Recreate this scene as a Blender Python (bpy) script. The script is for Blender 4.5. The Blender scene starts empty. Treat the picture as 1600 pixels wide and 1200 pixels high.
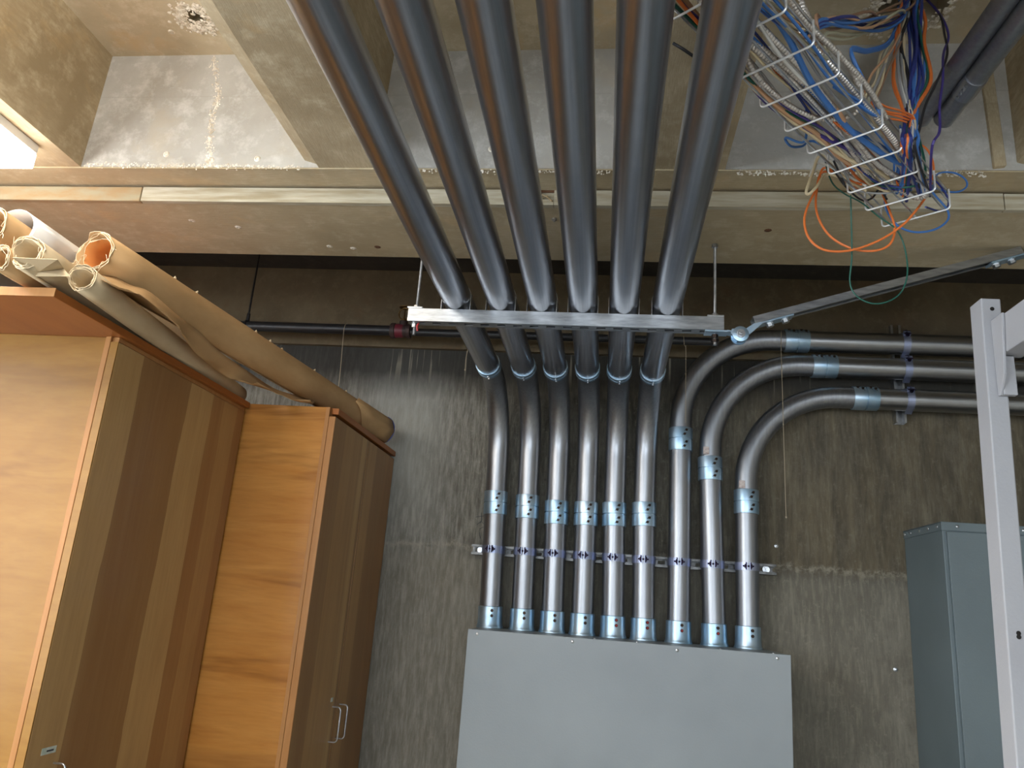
import bpy, math, random
import numpy as np
from mathutils import Vector, Matrix
random.seed(7)
sc = bpy.context.scene

# ------------------------------------------------------------------ camera
F_PX = 1202.0
roll, pitch, yaw = math.radians(4.375), math.radians(15.807), math.radians(7.589)
CAM = np.array([0, 0, 1.6])
FW = np.array([-math.sin(yaw)*math.cos(pitch), math.cos(yaw)*math.cos(pitch), math.sin(pitch)])
R0 = np.array([math.cos(yaw), math.sin(yaw), 0.0]); U0 = np.cross(R0, FW)
IR = math.cos(roll)*R0 + math.sin(roll)*U0
IU = -math.sin(roll)*R0 + math.cos(roll)*U0
cd = bpy.data.cameras.new('camera'); cam = bpy.data.objects.new('camera', cd)
sc.collection.objects.link(cam); sc.camera = cam
cd.sensor_fit = 'HORIZONTAL'; cd.sensor_width = 36; cd.lens = 36*F_PX/1600
cd.clip_start = 0.02
M4 = Matrix(((IR[0], IU[0], -FW[0], CAM[0]), (IR[1], IU[1], -FW[1], CAM[1]), (IR[2], IU[2], -FW[2], CAM[2]), (0, 0, 0, 1)))
cam.matrix_world = M4

def ray(x, y): return FW*F_PX + IR*(x-800) - IU*(y-600)
def on_y(x, y, Y): d = ray(x, y); return Vector(CAM + d*(Y/d[1]))
def on_x(x, y, X): d = ray(x, y); return Vector(CAM + d*(X/d[0]))
def on_z(x, y, Z): d = ray(x, y); return Vector(CAM + d*((Z-1.6)/d[2]))

# ------------------------------------------------------------------ world, exposure
w = bpy.data.worlds.new('world'); sc.world = w; w.use_nodes = True
w.node_tree.nodes['Background'].inputs[0].default_value = (0.55, 0.62, 0.7, 1)
w.node_tree.nodes['Background'].inputs[1].default_value = 0.05
sc.view_settings.view_transform = 'Standard'; sc.view_settings.look = 'None'
sc.view_settings.gamma = 1; sc.view_settings.use_curve_mapping = False
sc.view_settings.exposure = 1.1
sc.cycles.use_denoising = True
sc.cycles.max_bounces = 8; sc.cycles.diffuse_bounces = 5
sc.cycles.sample_clamp_indirect = 6
LAMP = dict(main=8.0, rear=9.0, window=3.4)      # strengths: upper left ceiling light, added coffer fill, added window panes

# ------------------------------------------------------------------ material helpers
def srgb(r, g, b):
    f = lambda c: (c/255/12.92) if c/255 <= .04045 else ((c/255+.055)/1.055)**2.4
    return (f(r), f(g), f(b), 1)
class NT:
    def __init__(s, name):
        s.m = bpy.data.materials.new(name); s.m.use_nodes = True
        s.t = s.m.node_tree; s.b = s.t.nodes['Principled BSDF']; s.co = None
    def n(s, typ, **kw):
        o = s.t.nodes.new(typ)
        for k, v in kw.items():
            if k in o.inputs: o.inputs[k].default_value = v
            else: setattr(o, k, v)
        return o
    def l(s, a, b): s.t.links.new(a, b)
    def coord(s, scale=(1, 1, 1), loc=(0, 0, 0), rot=(0, 0, 0)):
        if s.co is None: s.co = s.n('ShaderNodeTexCoord')
        mp = s.n('ShaderNodeMapping'); mp.inputs['Scale'].default_value = scale
        mp.inputs['Location'].default_value = loc; mp.inputs['Rotation'].default_value = rot
        s.l(s.co.outputs['Object'], mp.inputs['Vector']); return mp.outputs[0]
    def noise(s, vec, scale, detail=5, rough=.6, dist=0):
        o = s.n('ShaderNodeTexNoise'); o.inputs['Scale'].default_value = scale; o.inputs['Detail'].default_value = detail
        o.inputs['Roughness'].default_value = rough; o.inputs['Distortion'].default_value = dist
        s.l(vec, o.inputs['Vector']); return o.outputs[0]
    def ramp(s, fac, stops, interp='LINEAR'):
        o = s.n('ShaderNodeValToRGB'); e = o.color_ramp; e.interpolation = interp
        while len(e.elements) < len(stops): e.elements.new(.5)
        for el, (p, c) in zip(e.elements, stops):
            el.position = p; el.color = c if len(c) == 4 else (*c, 1)
        s.l(fac, o.inputs[0]); return o.outputs[0]
    def grey(s, fac, a, b):
        o = s.n('ShaderNodeMapRange'); o.clamp = True; s.l(fac, o.inputs[0])
        o.inputs[1].default_value = a; o.inputs[2].default_value = b; return o.outputs[0]
    def mix(s, fac, a, b, mode='MIX'):
        o = s.n('ShaderNodeMix'); o.data_type = 'RGBA'; o.blend_type = mode
        for k, v in ((0, fac), (6, a), (7, b)):
            if hasattr(v, 'links'): s.l(v, o.inputs[k])
            else: o.inputs[k].default_value = v
        return o.outputs[2]
    def math(s, op, a, b=0.0):
        o = s.n('ShaderNodeMath'); o.operation = op
        for k, v in ((0, a), (1, b)):
            if hasattr(v, 'links'): s.l(v, o.inputs[k])
            else: o.inputs[k].default_value = v
        return o.outputs[0]
    def sep(s, vec):
        o = s.n('ShaderNodeSeparateXYZ'); s.l(vec, o.inputs[0]); return o.outputs
    def bump(s, h, strength=.3, dist=.002):
        o = s.n('ShaderNodeBump'); o.inputs['Strength'].default_value = strength; o.inputs['Distance'].default_value = dist
        s.l(h, o.inputs['Height']); s.l(o.outputs[0], s.b.inputs['Normal'])
    def set(s, **kw):
        for k, v in kw.items():
            i = s.b.inputs[k.replace('_', ' ')]
            if hasattr(v, 'links'): s.l(v, i)
            else: i.default_value = v
        return s.m
def plain(name, col, rough=.5, metal=0.0, spec=.5):
    t = NT(name); return t.set(Base_Color=col, Roughness=rough, Metallic=metal)
def mottled(name, c1, c2, scale=20, rough=.5, metal=0.0, bump=0, stretch=(1, 1, 1)):
    t = NT(name); v = t.coord(stretch); n = t.noise(v, scale)
    c = t.mix(t.grey(n, .35, .65), c1, c2)
    if bump: t.bump(n, bump, .002)
    return t.set(Base_Color=c, Roughness=rough, Metallic=metal)

def concrete(name, base, dark, light, board=None, warm=None, sc_=1.0, seam=None):
    t = NT(name); v = t.coord()
    n1 = t.noise(v, 2.3*sc_, 6, .62); n2 = t.noise(v, 18*sc_, 6, .7); n3 = t.noise(v, 110, 3, .6)
    c = t.mix(t.grey(n1, .36, .66), dark, base)
    c = t.mix(t.math('MULTIPLY', t.grey(n2, .5, .72), .6), c, light)
    n4 = t.noise(v, 7*sc_, 4, .6, .5)
    if warm: c = t.mix(t.math('MULTIPLY', t.grey(n4, .56, .7), .5), c, warm)
    h = t.math('ADD', t.math('MULTIPLY', n2, .6), t.math('MULTIPLY', n3, .4))
    if board:
        vb = t.coord(board); g = t.noise(vb, 30, 4, .6, .3)
        c = t.mix(t.math('MULTIPLY', t.grey(g, .42, .6), .45), c, dark)
        h = t.math('ADD', h, t.math('MULTIPLY', g, .8))
    if seam:
        zz = t.math('ABSOLUTE', t.math('SUBTRACT', t.math('ADD', t.sep(v)[2], t.math('MULTIPLY', n4, .006)), seam+.003))
        sm = t.grey(zz, .0035, .001); c = t.mix(t.math('MULTIPLY', sm, .35), c, dark)
    pk = t.n('ShaderNodeTexVoronoi'); pk.inputs['Scale'].default_value = 26; t.l(v, pk.inputs['Vector'])
    pit = t.grey(pk.outputs['Distance'], .03, .09)
    c = t.mix(pit, t.mix(.35, c, dark), c)
    t.bump(h, .3, .003)
    return t.set(Base_Color=c, Roughness=.9)

M = {}
M['slab'] = concrete('slab_concrete', srgb(196, 184, 158), srgb(168, 154, 128), srgb(212, 204, 184), None, srgb(190, 160, 116))
M['coffer'] = concrete('coffer_concrete', srgb(184, 182, 176), srgb(156, 152, 144), srgb(208, 207, 203), None, srgb(170, 160, 142), seam=3.0)
M['joist'] = concrete('joist_concrete', srgb(190, 176, 148), srgb(150, 134, 106), srgb(206, 194, 168), (16, .9, 3), srgb(180, 154, 112), seam=2.95)
M['beam'] = concrete('beam_concrete', srgb(186, 172, 144), srgb(162, 147, 118), srgb(202, 190, 164), (.6, 8, 8), srgb(190, 164, 124))
M['sooty'] = concrete('sooty_concrete', srgb(58, 52, 44), srgb(44, 40, 34), srgb(70, 64, 54))  # unlit darkness of the wall soffit put into the colour
M['rust'] = plain('rusty_gap', srgb(96, 64, 42), .9)  # brown standing in for gap shade, also colours chipped scars
M['trimwood'] = mottled('form_board', srgb(186, 180, 162), srgb(150, 138, 112), 9, .85, 0, .3, (.5, 6, 6))
M['trimorange'] = mottled('orange_form_board', srgb(152, 142, 116), srgb(152, 126, 90), 6, .85, 0, .3, (2, 6, 6))
M['crust'] = mottled('mineral_crust', srgb(236, 230, 218), srgb(178, 166, 146), 60, .95, 0, .4)
M['hole'] = plain('dark_void', srgb(24, 20, 16), .95)
M['floor'] = concrete('floor_concrete', srgb(176, 172, 164), srgb(156, 152, 144), srgb(190, 186, 178))
M['paintwall'] = concrete('painted_wall', srgb(205, 202, 194), srgb(190, 186, 178), srgb(215, 212, 206))

# back wall: grey weathered plaster with tan upper beam, black damp band with runs
t = NT('wall_concrete'); v = t.coord(); S = t.sep(v)
n1 = t.noise(v, 1.5, 6, .6, .5); n2 = t.noise(t.coord((1.6, 1, .7)), 5, 7, .68, .5); n3 = t.noise(t.coord((5, 1, .8)), 4, 6, .7, .4)
n5 = t.noise(v, 48, 5, .75); n6 = t.noise(t.coord((9, 1, 1.3)), 7, 5, .7)
c = t.mix(t.grey(n1, .36, .64), srgb(72, 68, 58), srgb(104, 99, 88))
c = t.mix(t.math('MULTIPLY', t.grey(n2, .52, .66), .5), c, srgb(132, 127, 114))
c = t.mix(t.math('MULTIPLY', t.grey(n2, .46, .36), .45), c, srgb(58, 52, 42))
c = t.mix(t.math('MULTIPLY', t.grey(n6, .50, .68), .50), c, srgb(146, 140, 122))
c = t.mix(t.math('MULTIPLY', t.grey(n6, .48, .32), .55), c, srgb(54, 46, 34))
c = t.mix(t.math('MULTIPLY', t.grey(n5, .56, .70), .35), c, srgb(160, 154, 138))
c = t.mix(t.math('MULTIPLY', t.grey(n5, .42, .30), .45), c, srgb(48, 40, 30))
zl = t.math('ADD', S[2], t.math('MULTIPLY', n2, .10))
up = t.grey(zl, 1.83, 1.87)
xx = t.math('ADD', S[0], t.math('MULTIPLY', n2, .4))
rt = t.grey(xx, .55, .9); lf = t.grey(xx, -.1, -.5)
c = t.mix(t.math('MULTIPLY', t.math('MULTIPLY', up, rt), .6), c, t.mix(t.grey(n3, .38, .62), srgb(66, 56, 38), srgb(104, 92, 68)))
c = t.mix(t.math('MULTIPLY', lf, .45), c, t.mix(t.grey(n6, .4, .6), srgb(112, 108, 98), srgb(154, 152, 146)))
ln = t.math('MULTIPLY', t.grey(t.math('ABSOLUTE', t.math('SUBTRACT', zl, 1.862)), .020, .004), t.grey(n5, .42, .58))
c = t.mix(t.math('MULTIPLY', ln, .55), c, srgb(150, 143, 128))
lowr = t.grey(zl, 1.87, 1.80)
c = t.mix(t.math('MULTIPLY', lowr, .35), c, srgb(134, 128, 114))
# light smear at the left
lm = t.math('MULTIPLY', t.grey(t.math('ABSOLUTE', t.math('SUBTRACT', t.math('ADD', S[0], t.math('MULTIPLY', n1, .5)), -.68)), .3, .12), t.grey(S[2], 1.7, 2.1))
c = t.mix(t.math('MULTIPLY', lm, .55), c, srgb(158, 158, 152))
# damp band
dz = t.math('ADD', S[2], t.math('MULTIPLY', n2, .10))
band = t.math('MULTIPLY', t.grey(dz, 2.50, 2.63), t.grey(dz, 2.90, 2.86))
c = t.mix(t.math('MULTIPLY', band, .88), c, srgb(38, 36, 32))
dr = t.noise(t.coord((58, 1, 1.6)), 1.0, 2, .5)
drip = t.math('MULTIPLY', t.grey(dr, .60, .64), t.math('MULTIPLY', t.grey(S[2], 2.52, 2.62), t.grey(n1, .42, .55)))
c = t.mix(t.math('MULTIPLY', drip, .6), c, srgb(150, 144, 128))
t.bump(t.math('ADD', t.math('MULTIPLY', n2, .8), t.math('MULTIPLY', n5, .25)), .35, .006)
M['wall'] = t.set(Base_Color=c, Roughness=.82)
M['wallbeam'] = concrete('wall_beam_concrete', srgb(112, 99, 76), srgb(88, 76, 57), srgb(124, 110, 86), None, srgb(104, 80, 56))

def steel(name, c1, c2, rough=.3, streak=(30, 30, .6), amt=.5, rv=.12):
    t = NT(name); v = t.coord(streak); n = t.noise(v, 6, 4, .6); n2 = t.noise(t.coord(), 14, 4, .6)
    c = t.mix(t.math('MULTIPLY', t.grey(n, .35, .65), amt), c1, c2)
    c = t.mix(t.math('MULTIPLY', t.grey(n2, .4, .8), .2), c, c2)
    r = t.math('ADD', t.math('MULTIPLY', n, rv), rough-rv*.5)
    t.bump(n, .03, .0003)
    return t.set(Base_Color=c, Metallic=1.0, Roughness=r)
M['galv_v'] = steel('galvanised_steel', srgb(166, 168, 172), srgb(138, 140, 146), .40, (16, 16, .35))
M['galv_y'] = steel('galvanised_steel_run', srgb(186, 188, 194), srgb(140, 142, 150), .30, (16, .12, 16))
M['galv_x'] = steel('galvanised_steel_level', srgb(176, 177, 178), srgb(126, 126, 126), .34, (.3, 16, 16))
M['zinc'] = mottled('blue_zinc', srgb(156, 188, 212), srgb(186, 204, 218), 10, .38, .88)
M['zincstrap'] = mottled('strap_zinc', srgb(176, 182, 206), srgb(150, 160, 190), 12, .42, .9)
M['bright'] = mottled('bright_zinc', srgb(214, 216, 218), srgb(170, 173, 178), 30, .3, 1.0)
M['strut'] = mottled('strut_steel', srgb(186, 188, 190), srgb(146, 148, 150), 12, .36, 1.0, .05, (1, 6, 6))
M['dkstrut'] = mottled('dull_strut_steel', srgb(120, 120, 120), srgb(84, 84, 82), 30, .45, 1.0)
M['screw'] = plain('screw_steel', srgb(70, 58, 52), .45, 1.0)
M['darkscrew'] = plain('purple_zinc_screw', srgb(52, 44, 62), .4, 1.0)
M['redmark'] = plain('red_paint_mark', srgb(150, 30, 34), .5)
M['blackpipe'] = mottled('black_pipe', srgb(50, 50, 52), srgb(34, 32, 32), 20, .42, .3, .1, (.6, 6, 6))
M['castiron'] = mottled('cast_fitting', srgb(74, 52, 48), srgb(46, 40, 38), 40, .6, .3, .3)
M['redpaint'] = plain('red_fitting_paint', srgb(104, 30, 44), .5)
M['brass'] = mottled('old_brass', srgb(126, 98, 56), srgb(84, 62, 34), 60, .45, .9)
M['panel'] = None
def painted(name, a, b, rough=.45):
    t = NT(name); v = t.coord(); n = t.noise(v, 3, 3, .5); n2 = t.noise(v, 170, 2, .5)
    c = t.mix(t.grey(n, .3, .7), a, b); t.bump(n2, .22, .0012)
    return t.set(Base_Color=c, Roughness=rough)
M['panel'] = painted('grey_enclosure_paint', srgb(138, 144, 147), srgb(128, 134, 138), .42)
M['panel2'] = painted('slate_enclosure_paint', srgb(104, 116, 120), srgb(94, 105, 109), .42)
M['rack'] = painted('pale_grey_rack_paint', srgb(162, 162, 166), srgb(150, 150, 154), .5)
M['white'] = plain('white_enamel', srgb(225, 225, 222), .5)
M['sticker'] = mottled('paper_sticker', srgb(206, 196, 190), srgb(170, 150, 146), 120, .7)
M['label'] = mottled('green_white_label', srgb(214, 214, 208), srgb(150, 172, 150), 30, .6)
M['ink'] = plain('dark_ink', srgb(50, 56, 60), .7)
M['string'] = plain('string_fibre', srgb(176, 160, 136), .9)
M['stringdark'] = plain('grey_string_fibre', srgb(104, 96, 84), .9)

def wood(name, pal, grain, gscale, rough=.32, steps=None, axis=1, rng=(0, 1), wav=.02, figure=.5, dark=None):
    """finished timber: fine grain along one axis, optional glued staves with their own tone"""
    t = NT(name); v = t.coord(); S = t.sep(v)
    g = t.noise(t.coord(grain), gscale, 6, .62, .6); fine = t.noise(t.coord([q*6 for q in grain]), gscale, 3, .6)
    big = t.noise(t.coord([q*.35 for q in grain]), gscale, 4, .6, 1.2)
    c = t.mix(t.grey(g, .33, .67), pal[0], pal[1])
    if steps:
        a = t.math('ADD', S[axis], t.math('MULTIPLY', t.math('SUBTRACT', big, .5), wav))
        f = t.math('DIVIDE', t.math('SUBTRACT', a, rng[0]), rng[1]-rng[0])
        st = t.ramp(f, steps, 'CONSTANT')
        c = t.mix(.62, c, st)
    c = t.mix(t.math('MULTIPLY', t.grey(big, .52, .66), figure), c, pal[2])
    c = t.mix(t.math('MULTIPLY', t.grey(fine, .45, .7), .16), c, pal[2])
    t.bump(fine, .05, .0005)
    t.set(Base_Color=c, Roughness=rough); t.b.inputs['Coat Weight'].default_value = .03; t.b.inputs['Specular IOR Level'].default_value = .22
    return t.m
LB, MB_, DB, RB = srgb(182, 146, 96), srgb(162, 122, 76), srgb(128, 88, 52), srgb(142, 96, 56)
M['side1'] = wood('birch_ply_honey', [srgb(138, 98, 44), srgb(150, 110, 54), srgb(112, 72, 30)], (1.2, 1, 6), 2.2, .34, figure=.45)
M['side2'] = wood('birch_ply_orange', [srgb(188, 134, 70), srgb(168, 112, 52), srgb(120, 76, 36)], (1.0, 1, 9), 1.6, .26, figure=.85)
M['edge'] = wood('edge_banding', [srgb(172, 124, 76), srgb(160, 110, 62), srgb(140, 90, 48)], (8, 8, .6), 3, .4, figure=.2)
M['doorA'] = wood('hickory_staves', [LB, MB_, DB], (1, 9, .7), 2.0, .3,
                  [(0, LB), (.17, DB), (.50, LB), (.70, RB), (.80, MB_), (.93, RB)], 1, (1.746, 2.49), .06, .35)
M['doorB'] = wood('hickory_staves_far', [LB, MB_, DB], (1, 9, .7), 2.0, .3,
                  [(0, DB), (.13, MB_), (.40, LB), (.47, DB), (.53, MB_), (.66, DB), (.85, RB)], 1, (2.53, 3.27), .03, .35)
M['top'] = wood('cabinet_top_wood', [srgb(158, 96, 44), srgb(146, 84, 36), srgb(122, 66, 28)], (3, .5, 3), 3, .35, figure=.3)

def paper(name, a, b, rough=.8):
    t = NT(name); v = t.coord(); n = t.noise(t.coord((1, .4, 1)), 9, 4, .6); n2 = t.noise(v, 120, 3, .6)
    c = t.mix(t.grey(n, .35, .65), a, b); t.bump(t.math('ADD', n, t.math('MULTIPLY', n2, .2)), .35, .002)
    return t.set(Base_Color=c, Roughness=rough)
M['kraft'] = paper('kraft_paper', srgb(186, 150, 104), srgb(166, 130, 86))
M['kraftlight'] = paper('pale_kraft_paper', srgb(196, 176, 142), srgb(176, 154, 120))
M['kraftorange'] = paper('orange_kraft_lining', srgb(206, 140, 74), srgb(184, 116, 56))
M['edgepaper'] = paper('torn_paper_edge', srgb(226, 208, 176), srgb(206, 184, 148))
M['whitepaper'] = paper('white_paper', srgb(224, 222, 218), srgb(206, 204, 202), .6)
M['bluetape'] = plain('blue_edge_tape', srgb(44, 56, 112), .5)

CAB = {}
for k, col in dict(blue=(62, 112, 178), navy=(38, 52, 120), purple=(62, 50, 120), orange=(214, 112, 48), cream=(206, 190, 156),
                   white=(206, 204, 198), grey=(142, 142, 142), tan=(190, 148, 112), green=(24, 84, 70), black=(34, 34, 38),
                   brown=(140, 108, 84), pale=(180, 176, 150)).items():
    CAB[k] = plain(k+'_cable_jacket', srgb(*col), .45)
M['armour'] = mottled('interlocked_armour', srgb(226, 220, 214), srgb(186, 180, 174), 90, .36, .75)
M['wirez'] = plain('bright_wire_zinc', srgb(236, 238, 240), .4, .7)
def emit(name, col, st):
    t = NT(name); t.b.inputs['Emission Color'].default_value = col; t.b.inputs['Emission Strength'].default_value = st
    return t.set(Base_Color=(.8, .8, .8, 1), Roughness=.6)
M['diffuser'] = emit('lit_diffuser', (1.0, .965, .90, 1), LAMP['main'])
M['diffuser2'] = emit('lit_diffuser_rear', (1.0, .97, .92, 1), LAMP['rear'])  # emitter of the fill light added in the coffer
M['daylight'] = emit('daylight_pane', (.80, .90, 1.0, 1), LAMP['window'])  # glow for the two added windows

# ------------------------------------------------------------------ mesh helpers
def cr(pts, sub=6, closed=False):
    """Catmull-Rom through the points"""
    P = [Vector(p) for p in pts]; out = []
    n = len(P)
    for i in range(n if closed else n-1):
        a = P[(i-1) % n] if (closed or i > 0) else P[0]*2-P[1]
        b, c_ = P[i], P[(i+1) % n]
        d = P[(i+2) % n] if (closed or i < n-2) else P[-1]*2-P[-2]
        for j in range(sub):
            u = j/sub
            out.append(.5*((2*b)+(c_-a)*u+(2*a-5*b+4*c_-d)*u*u+(3*b-a-3*c_+d)*u**3))
    if not closed: out.append(P[-1])
    return out
def rounded(pts, r, n=8):
    """polyline with filleted corners"""
    P = [Vector(p) for p in pts]; out = [P[0]]
    for i in range(1, len(P)-1):
        a, b, c_ = P[i-1], P[i], P[i+1]
        u = (a-b).normalized(); v_ = (c_-b).normalized(); ang = u.angle(v_)
        if ang > math.pi-1e-3: out.append(b); continue
        tl = min(r/math.tan(ang/2), (a-b).length*.49 if i > 1 else (a-b).length*.98, (c_-b).length*.49 if i < len(P)-2 else (c_-b).length*.98)
        rr = tl*math.tan(ang/2)
        cen = b+(u+v_).normalized()*(rr/math.sin(ang/2))
        s = b+u*tl-cen; e = b+v_*tl-cen; tot = s.angle(e); ax = s.cross(e).normalized()
        for j in range(n+1):
            out.append(cen+Matrix.Rotation(tot*j/n, 3, ax) @ s)
    out.append(P[-1]); return out
class MB:
    def __init__(s): s.v = []; s.f = []; s.sm = []
    def add(s, vs, fs, smooth=False):
        o = len(s.v); s.v += [tuple(p) for p in vs]; s.f += [[o+i for i in f] for f in fs]; s.sm += [smooth]*len(fs); return s
    def box(s, a, b, mat=None):
        x0, y0, z0 = [min(p, q) for p, q in zip(a, b)]; x1, y1, z1 = [max(p, q) for p, q in zip(a, b)]
        vs = [Vector(p) for p in ((x0, y0, z0), (x1, y0, z0), (x1, y1, z0), (x0, y1, z0), (x0, y0, z1), (x1, y0, z1), (x1, y1, z1), (x0, y1, z1))]
        if mat is not None: vs = [mat @ p for p in vs]
        return s.add(vs, [(3, 2, 1, 0), (4, 5, 6, 7), (0, 1, 5, 4), (1, 2, 6, 5), (2, 3, 7, 6), (3, 0, 4, 7)])
    def prism(s, prof, axis, lo, hi, smooth=False, mat=None):
        """extrude a closed 2-D profile along axis 'x','y' or 'z' (profile in the other two, cyclic order)"""
        def mk(p, h): return {'x': (h, p[0], p[1]), 'y': (p[0], h, p[1]), 'z': (p[0], p[1], h)}[axis]
        n = len(prof); vs = [Vector(mk(p, lo)) for p in prof]+[Vector(mk(p, hi)) for p in prof]
        if mat is not None: vs = [mat @ p for p in vs]
        o = len(s.v); s.add(vs, [(i, (i+1) % n, n+(i+1) % n, n+i) for i in range(n)], smooth)
        s.add([], []); s.f += [[o+i for i in reversed(range(n))], [o+n+i for i in range(n)]]; s.sm += [False, False]
        return s
    def tube(s, path, r, n=16, caps=True, closed=False):
        P = [Vector(p) for p in path]; m = len(P)
        rf = r if callable(r) else (lambda i, u: r)
        T = []
        for i in range(m):
            a = P[i-1] if (i > 0 or closed) else P[0]; b = P[(i+1) % m] if (i < m-1 or closed) else P[-1]
            d = (b-a); T.append(d.normalized() if d.length > 1e-9 else Vector((0, 0, 1)))
        ref = Vector((0, 0, 1)) if abs(T[0].z) < .9 else Vector((1, 0, 0))
        N = T[0].cross(ref).normalized(); vs = []
        for i in range(m):
            if i: 
                N = (N - T[i]*N.dot(T[i]))
                N = N.normalized() if N.length > 1e-6 else T[i].orthogonal().normalized()
            B = T[i].cross(N); rr = rf(i, i/(m-1))
            for k in range(n):
                an = 2*math.pi*k/n; vs.append(P[i]+N*(math.cos(an)*rr)+B*(math.sin(an)*rr))
        fs = [(i*n+k, i*n+(k+1) % n, ((i+1) % m)*n+(k+1) % n, ((i+1) % m)*n+k) for i in range(m if closed else m-1) for k in range(n)]
        o = len(s.v); s.add(vs, fs, True)
        if caps and not closed:
            s.f += [[o+k for k in reversed(range(n))], [o+(m-1)*n+k for k in range(n)]]; s.sm += [False, False]
        return s
    def cyl(s, a, b, r, n=20, r2=None):
        return s.tube([a, b], (lambda i, u: r+(r2-r)*u) if r2 is not None else r, n)
    def lathe(s, a, d, prof, n=32):
        """prof: (distance along d, radius)"""
        a = Vector(a); d = Vector(d).normalized(); N = d.orthogonal().normalized(); B = d.cross(N); vs = []
        for h, r in prof:
            for k in range(n):
                an = 2*math.pi*k/n; vs.append(a+d*h+(N*math.cos(an)+B*math.sin(an))*r)
        m = len(prof); return s.add(vs, [(i*n+k, i*n+(k+1) % n, (i+1)*n+(k+1) % n, (i+1)*n+k) for i in range(m-1) for k in range(n)], True)
    def hexnut(s, c_, d, r, h):
        c_ = Vector(c_); d = Vector(d).normalized(); N = d.orthogonal().normalized(); B = d.cross(N)
        ring = [(N*math.cos(math.pi*k/3)+B*math.sin(math.pi*k/3))*r for k in range(6)]
        vs = [c_+q-d*h/2 for q in ring]+[c_+q+d*h/2 for q in ring]
        return s.add(vs, [(k, (k+1) % 6, 6+(k+1) % 6, 6+k) for k in range(6)]+[tuple(reversed(range(6))), tuple(range(6, 12))])
    def build(s, name, mat, parent=None, bevel=0, kind=None, weld=False):
        me = bpy.data.meshes.new(name); me.from_pydata(s.v, [], s.f); me.update()
        me.polygons.foreach_set('use_smooth', s.sm)
        if any(s.sm): me.set_sharp_from_angle(angle=math.radians(42))
        import bmesh
        bm = bmesh.new(); bm.from_mesh(me); bmesh.ops.recalc_face_normals(bm, faces=bm.faces); bm.to_mesh(me); bm.free()
        me.materials.append(mat)
        o = bpy.data.objects.new(name, me); sc.collection.objects.link(o)
        if bevel:
            b = o.modifiers.new('bevel', 'BEVEL'); b.width = bevel; b.segments = 2; b.limit_method = 'ANGLE'; b.angle_limit = .6
        if parent is not None:
            o.parent = parent; o.matrix_parent_inverse = parent.matrix_world.inverted()
        if kind: o['kind'] = kind
        return o
def thing(name, label, cat, loc=(0, 0, 0), group=None):
    o = bpy.data.objects.new(name, None); sc.collection.objects.link(o); o.location = loc
    o.matrix_world = Matrix.Translation(loc); o.empty_display_size = .05
    return tag(o, label, cat, group)
def tag(o, label, cat, group=None):
    o['label'] = label; o['category'] = cat
    if group: o['group'] = group
    return o
def struct(name, mb, mat, parent=None, bevel=0): return mb.build(name, mat, parent, bevel, 'structure' if parent is None else None)

# ------------------------------------------------------------------ room shell
XL, XR, YB, YF = -2.75, 3.4, 3.3, -4.0
ZJ, ZS, ZB = 2.758, 3.15, 2.70
struct('floor', MB().box((XL, YF, -.1), (XR, YB, 0)), M['floor'])
struct('wall_back', MB().box((XL-.2, YB, -.1), (XR+.2, YB+.2, ZS+.2)), M['wall'])
LY0, LY1, LZ0, LZ1 = -3.4, .9, .9, 2.6
m = MB(); m.box((XL-.2, YF, -.1), (XL, LY0, ZS+.2)).box((XL-.2, LY1, -.1), (XL, YB, ZS+.2)).box((XL-.2, LY0, -.1), (XL, LY1, LZ0)).box((XL-.2, LY0, LZ1), (XL, LY1, ZS+.2))
struct('wall_left', m, M['paintwall'])
m = MB()
for i in range(5):
    y = LY0+(LY1-LY0)*i/4; m.box((XL-.10, y-.03, LZ0), (XL-.04, y+.03, LZ1))
m.box((XL-.10, LY0, LZ0), (XL-.04, LY1, LZ0+.05)).box((XL-.10, LY0, LZ1-.05), (XL-.04, LY1, LZ1))
wl = struct('window_2', m, M['white'])  # unseen window added to light the left side of the ceiling
MB().box((XL-.09, LY0, LZ0), (XL-.08, LY1, LZ1)).build('pane', M['daylight'], wl)
struct('wall_right', MB().box((XR, YF, -.1), (XR+.2, YB, ZS+.2)), M['paintwall'])
m = MB(); WX0, WX1, WZ0, WZ1 = -1.9, 2.3, 1.0, 2.5
m.box((XL, YF-.2, -.1), (WX0, YF, ZS+.2)).box((WX1, YF-.2, -.1), (XR, YF, ZS+.2)).box((WX0, YF-.2, -.1), (WX1, YF, WZ0)).box((WX0, YF-.2, WZ1), (WX1, YF, ZS+.2))
struct('wall_rear', m, M['paintwall'])
m = MB()
for i in range(5):
    x = WX0+(WX1-WX0)*i/4; m.box((x-.03, YF-.10, WZ0), (x+.03, YF-.04, WZ1))
m.box((WX0, YF-.10, WZ0), (WX1, YF-.04, WZ0+.05)).box((WX0, YF-.10, WZ1-.05), (WX1, YF-.04, WZ1))
wf = struct('window_1', m, M['white'])  # made-up window behind the camera, sized to give fill light
MB().box((WX0, YF-.09, WZ0), (WX1, YF-.08, WZ1)).build('pane', M['daylight'], wf)

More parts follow.
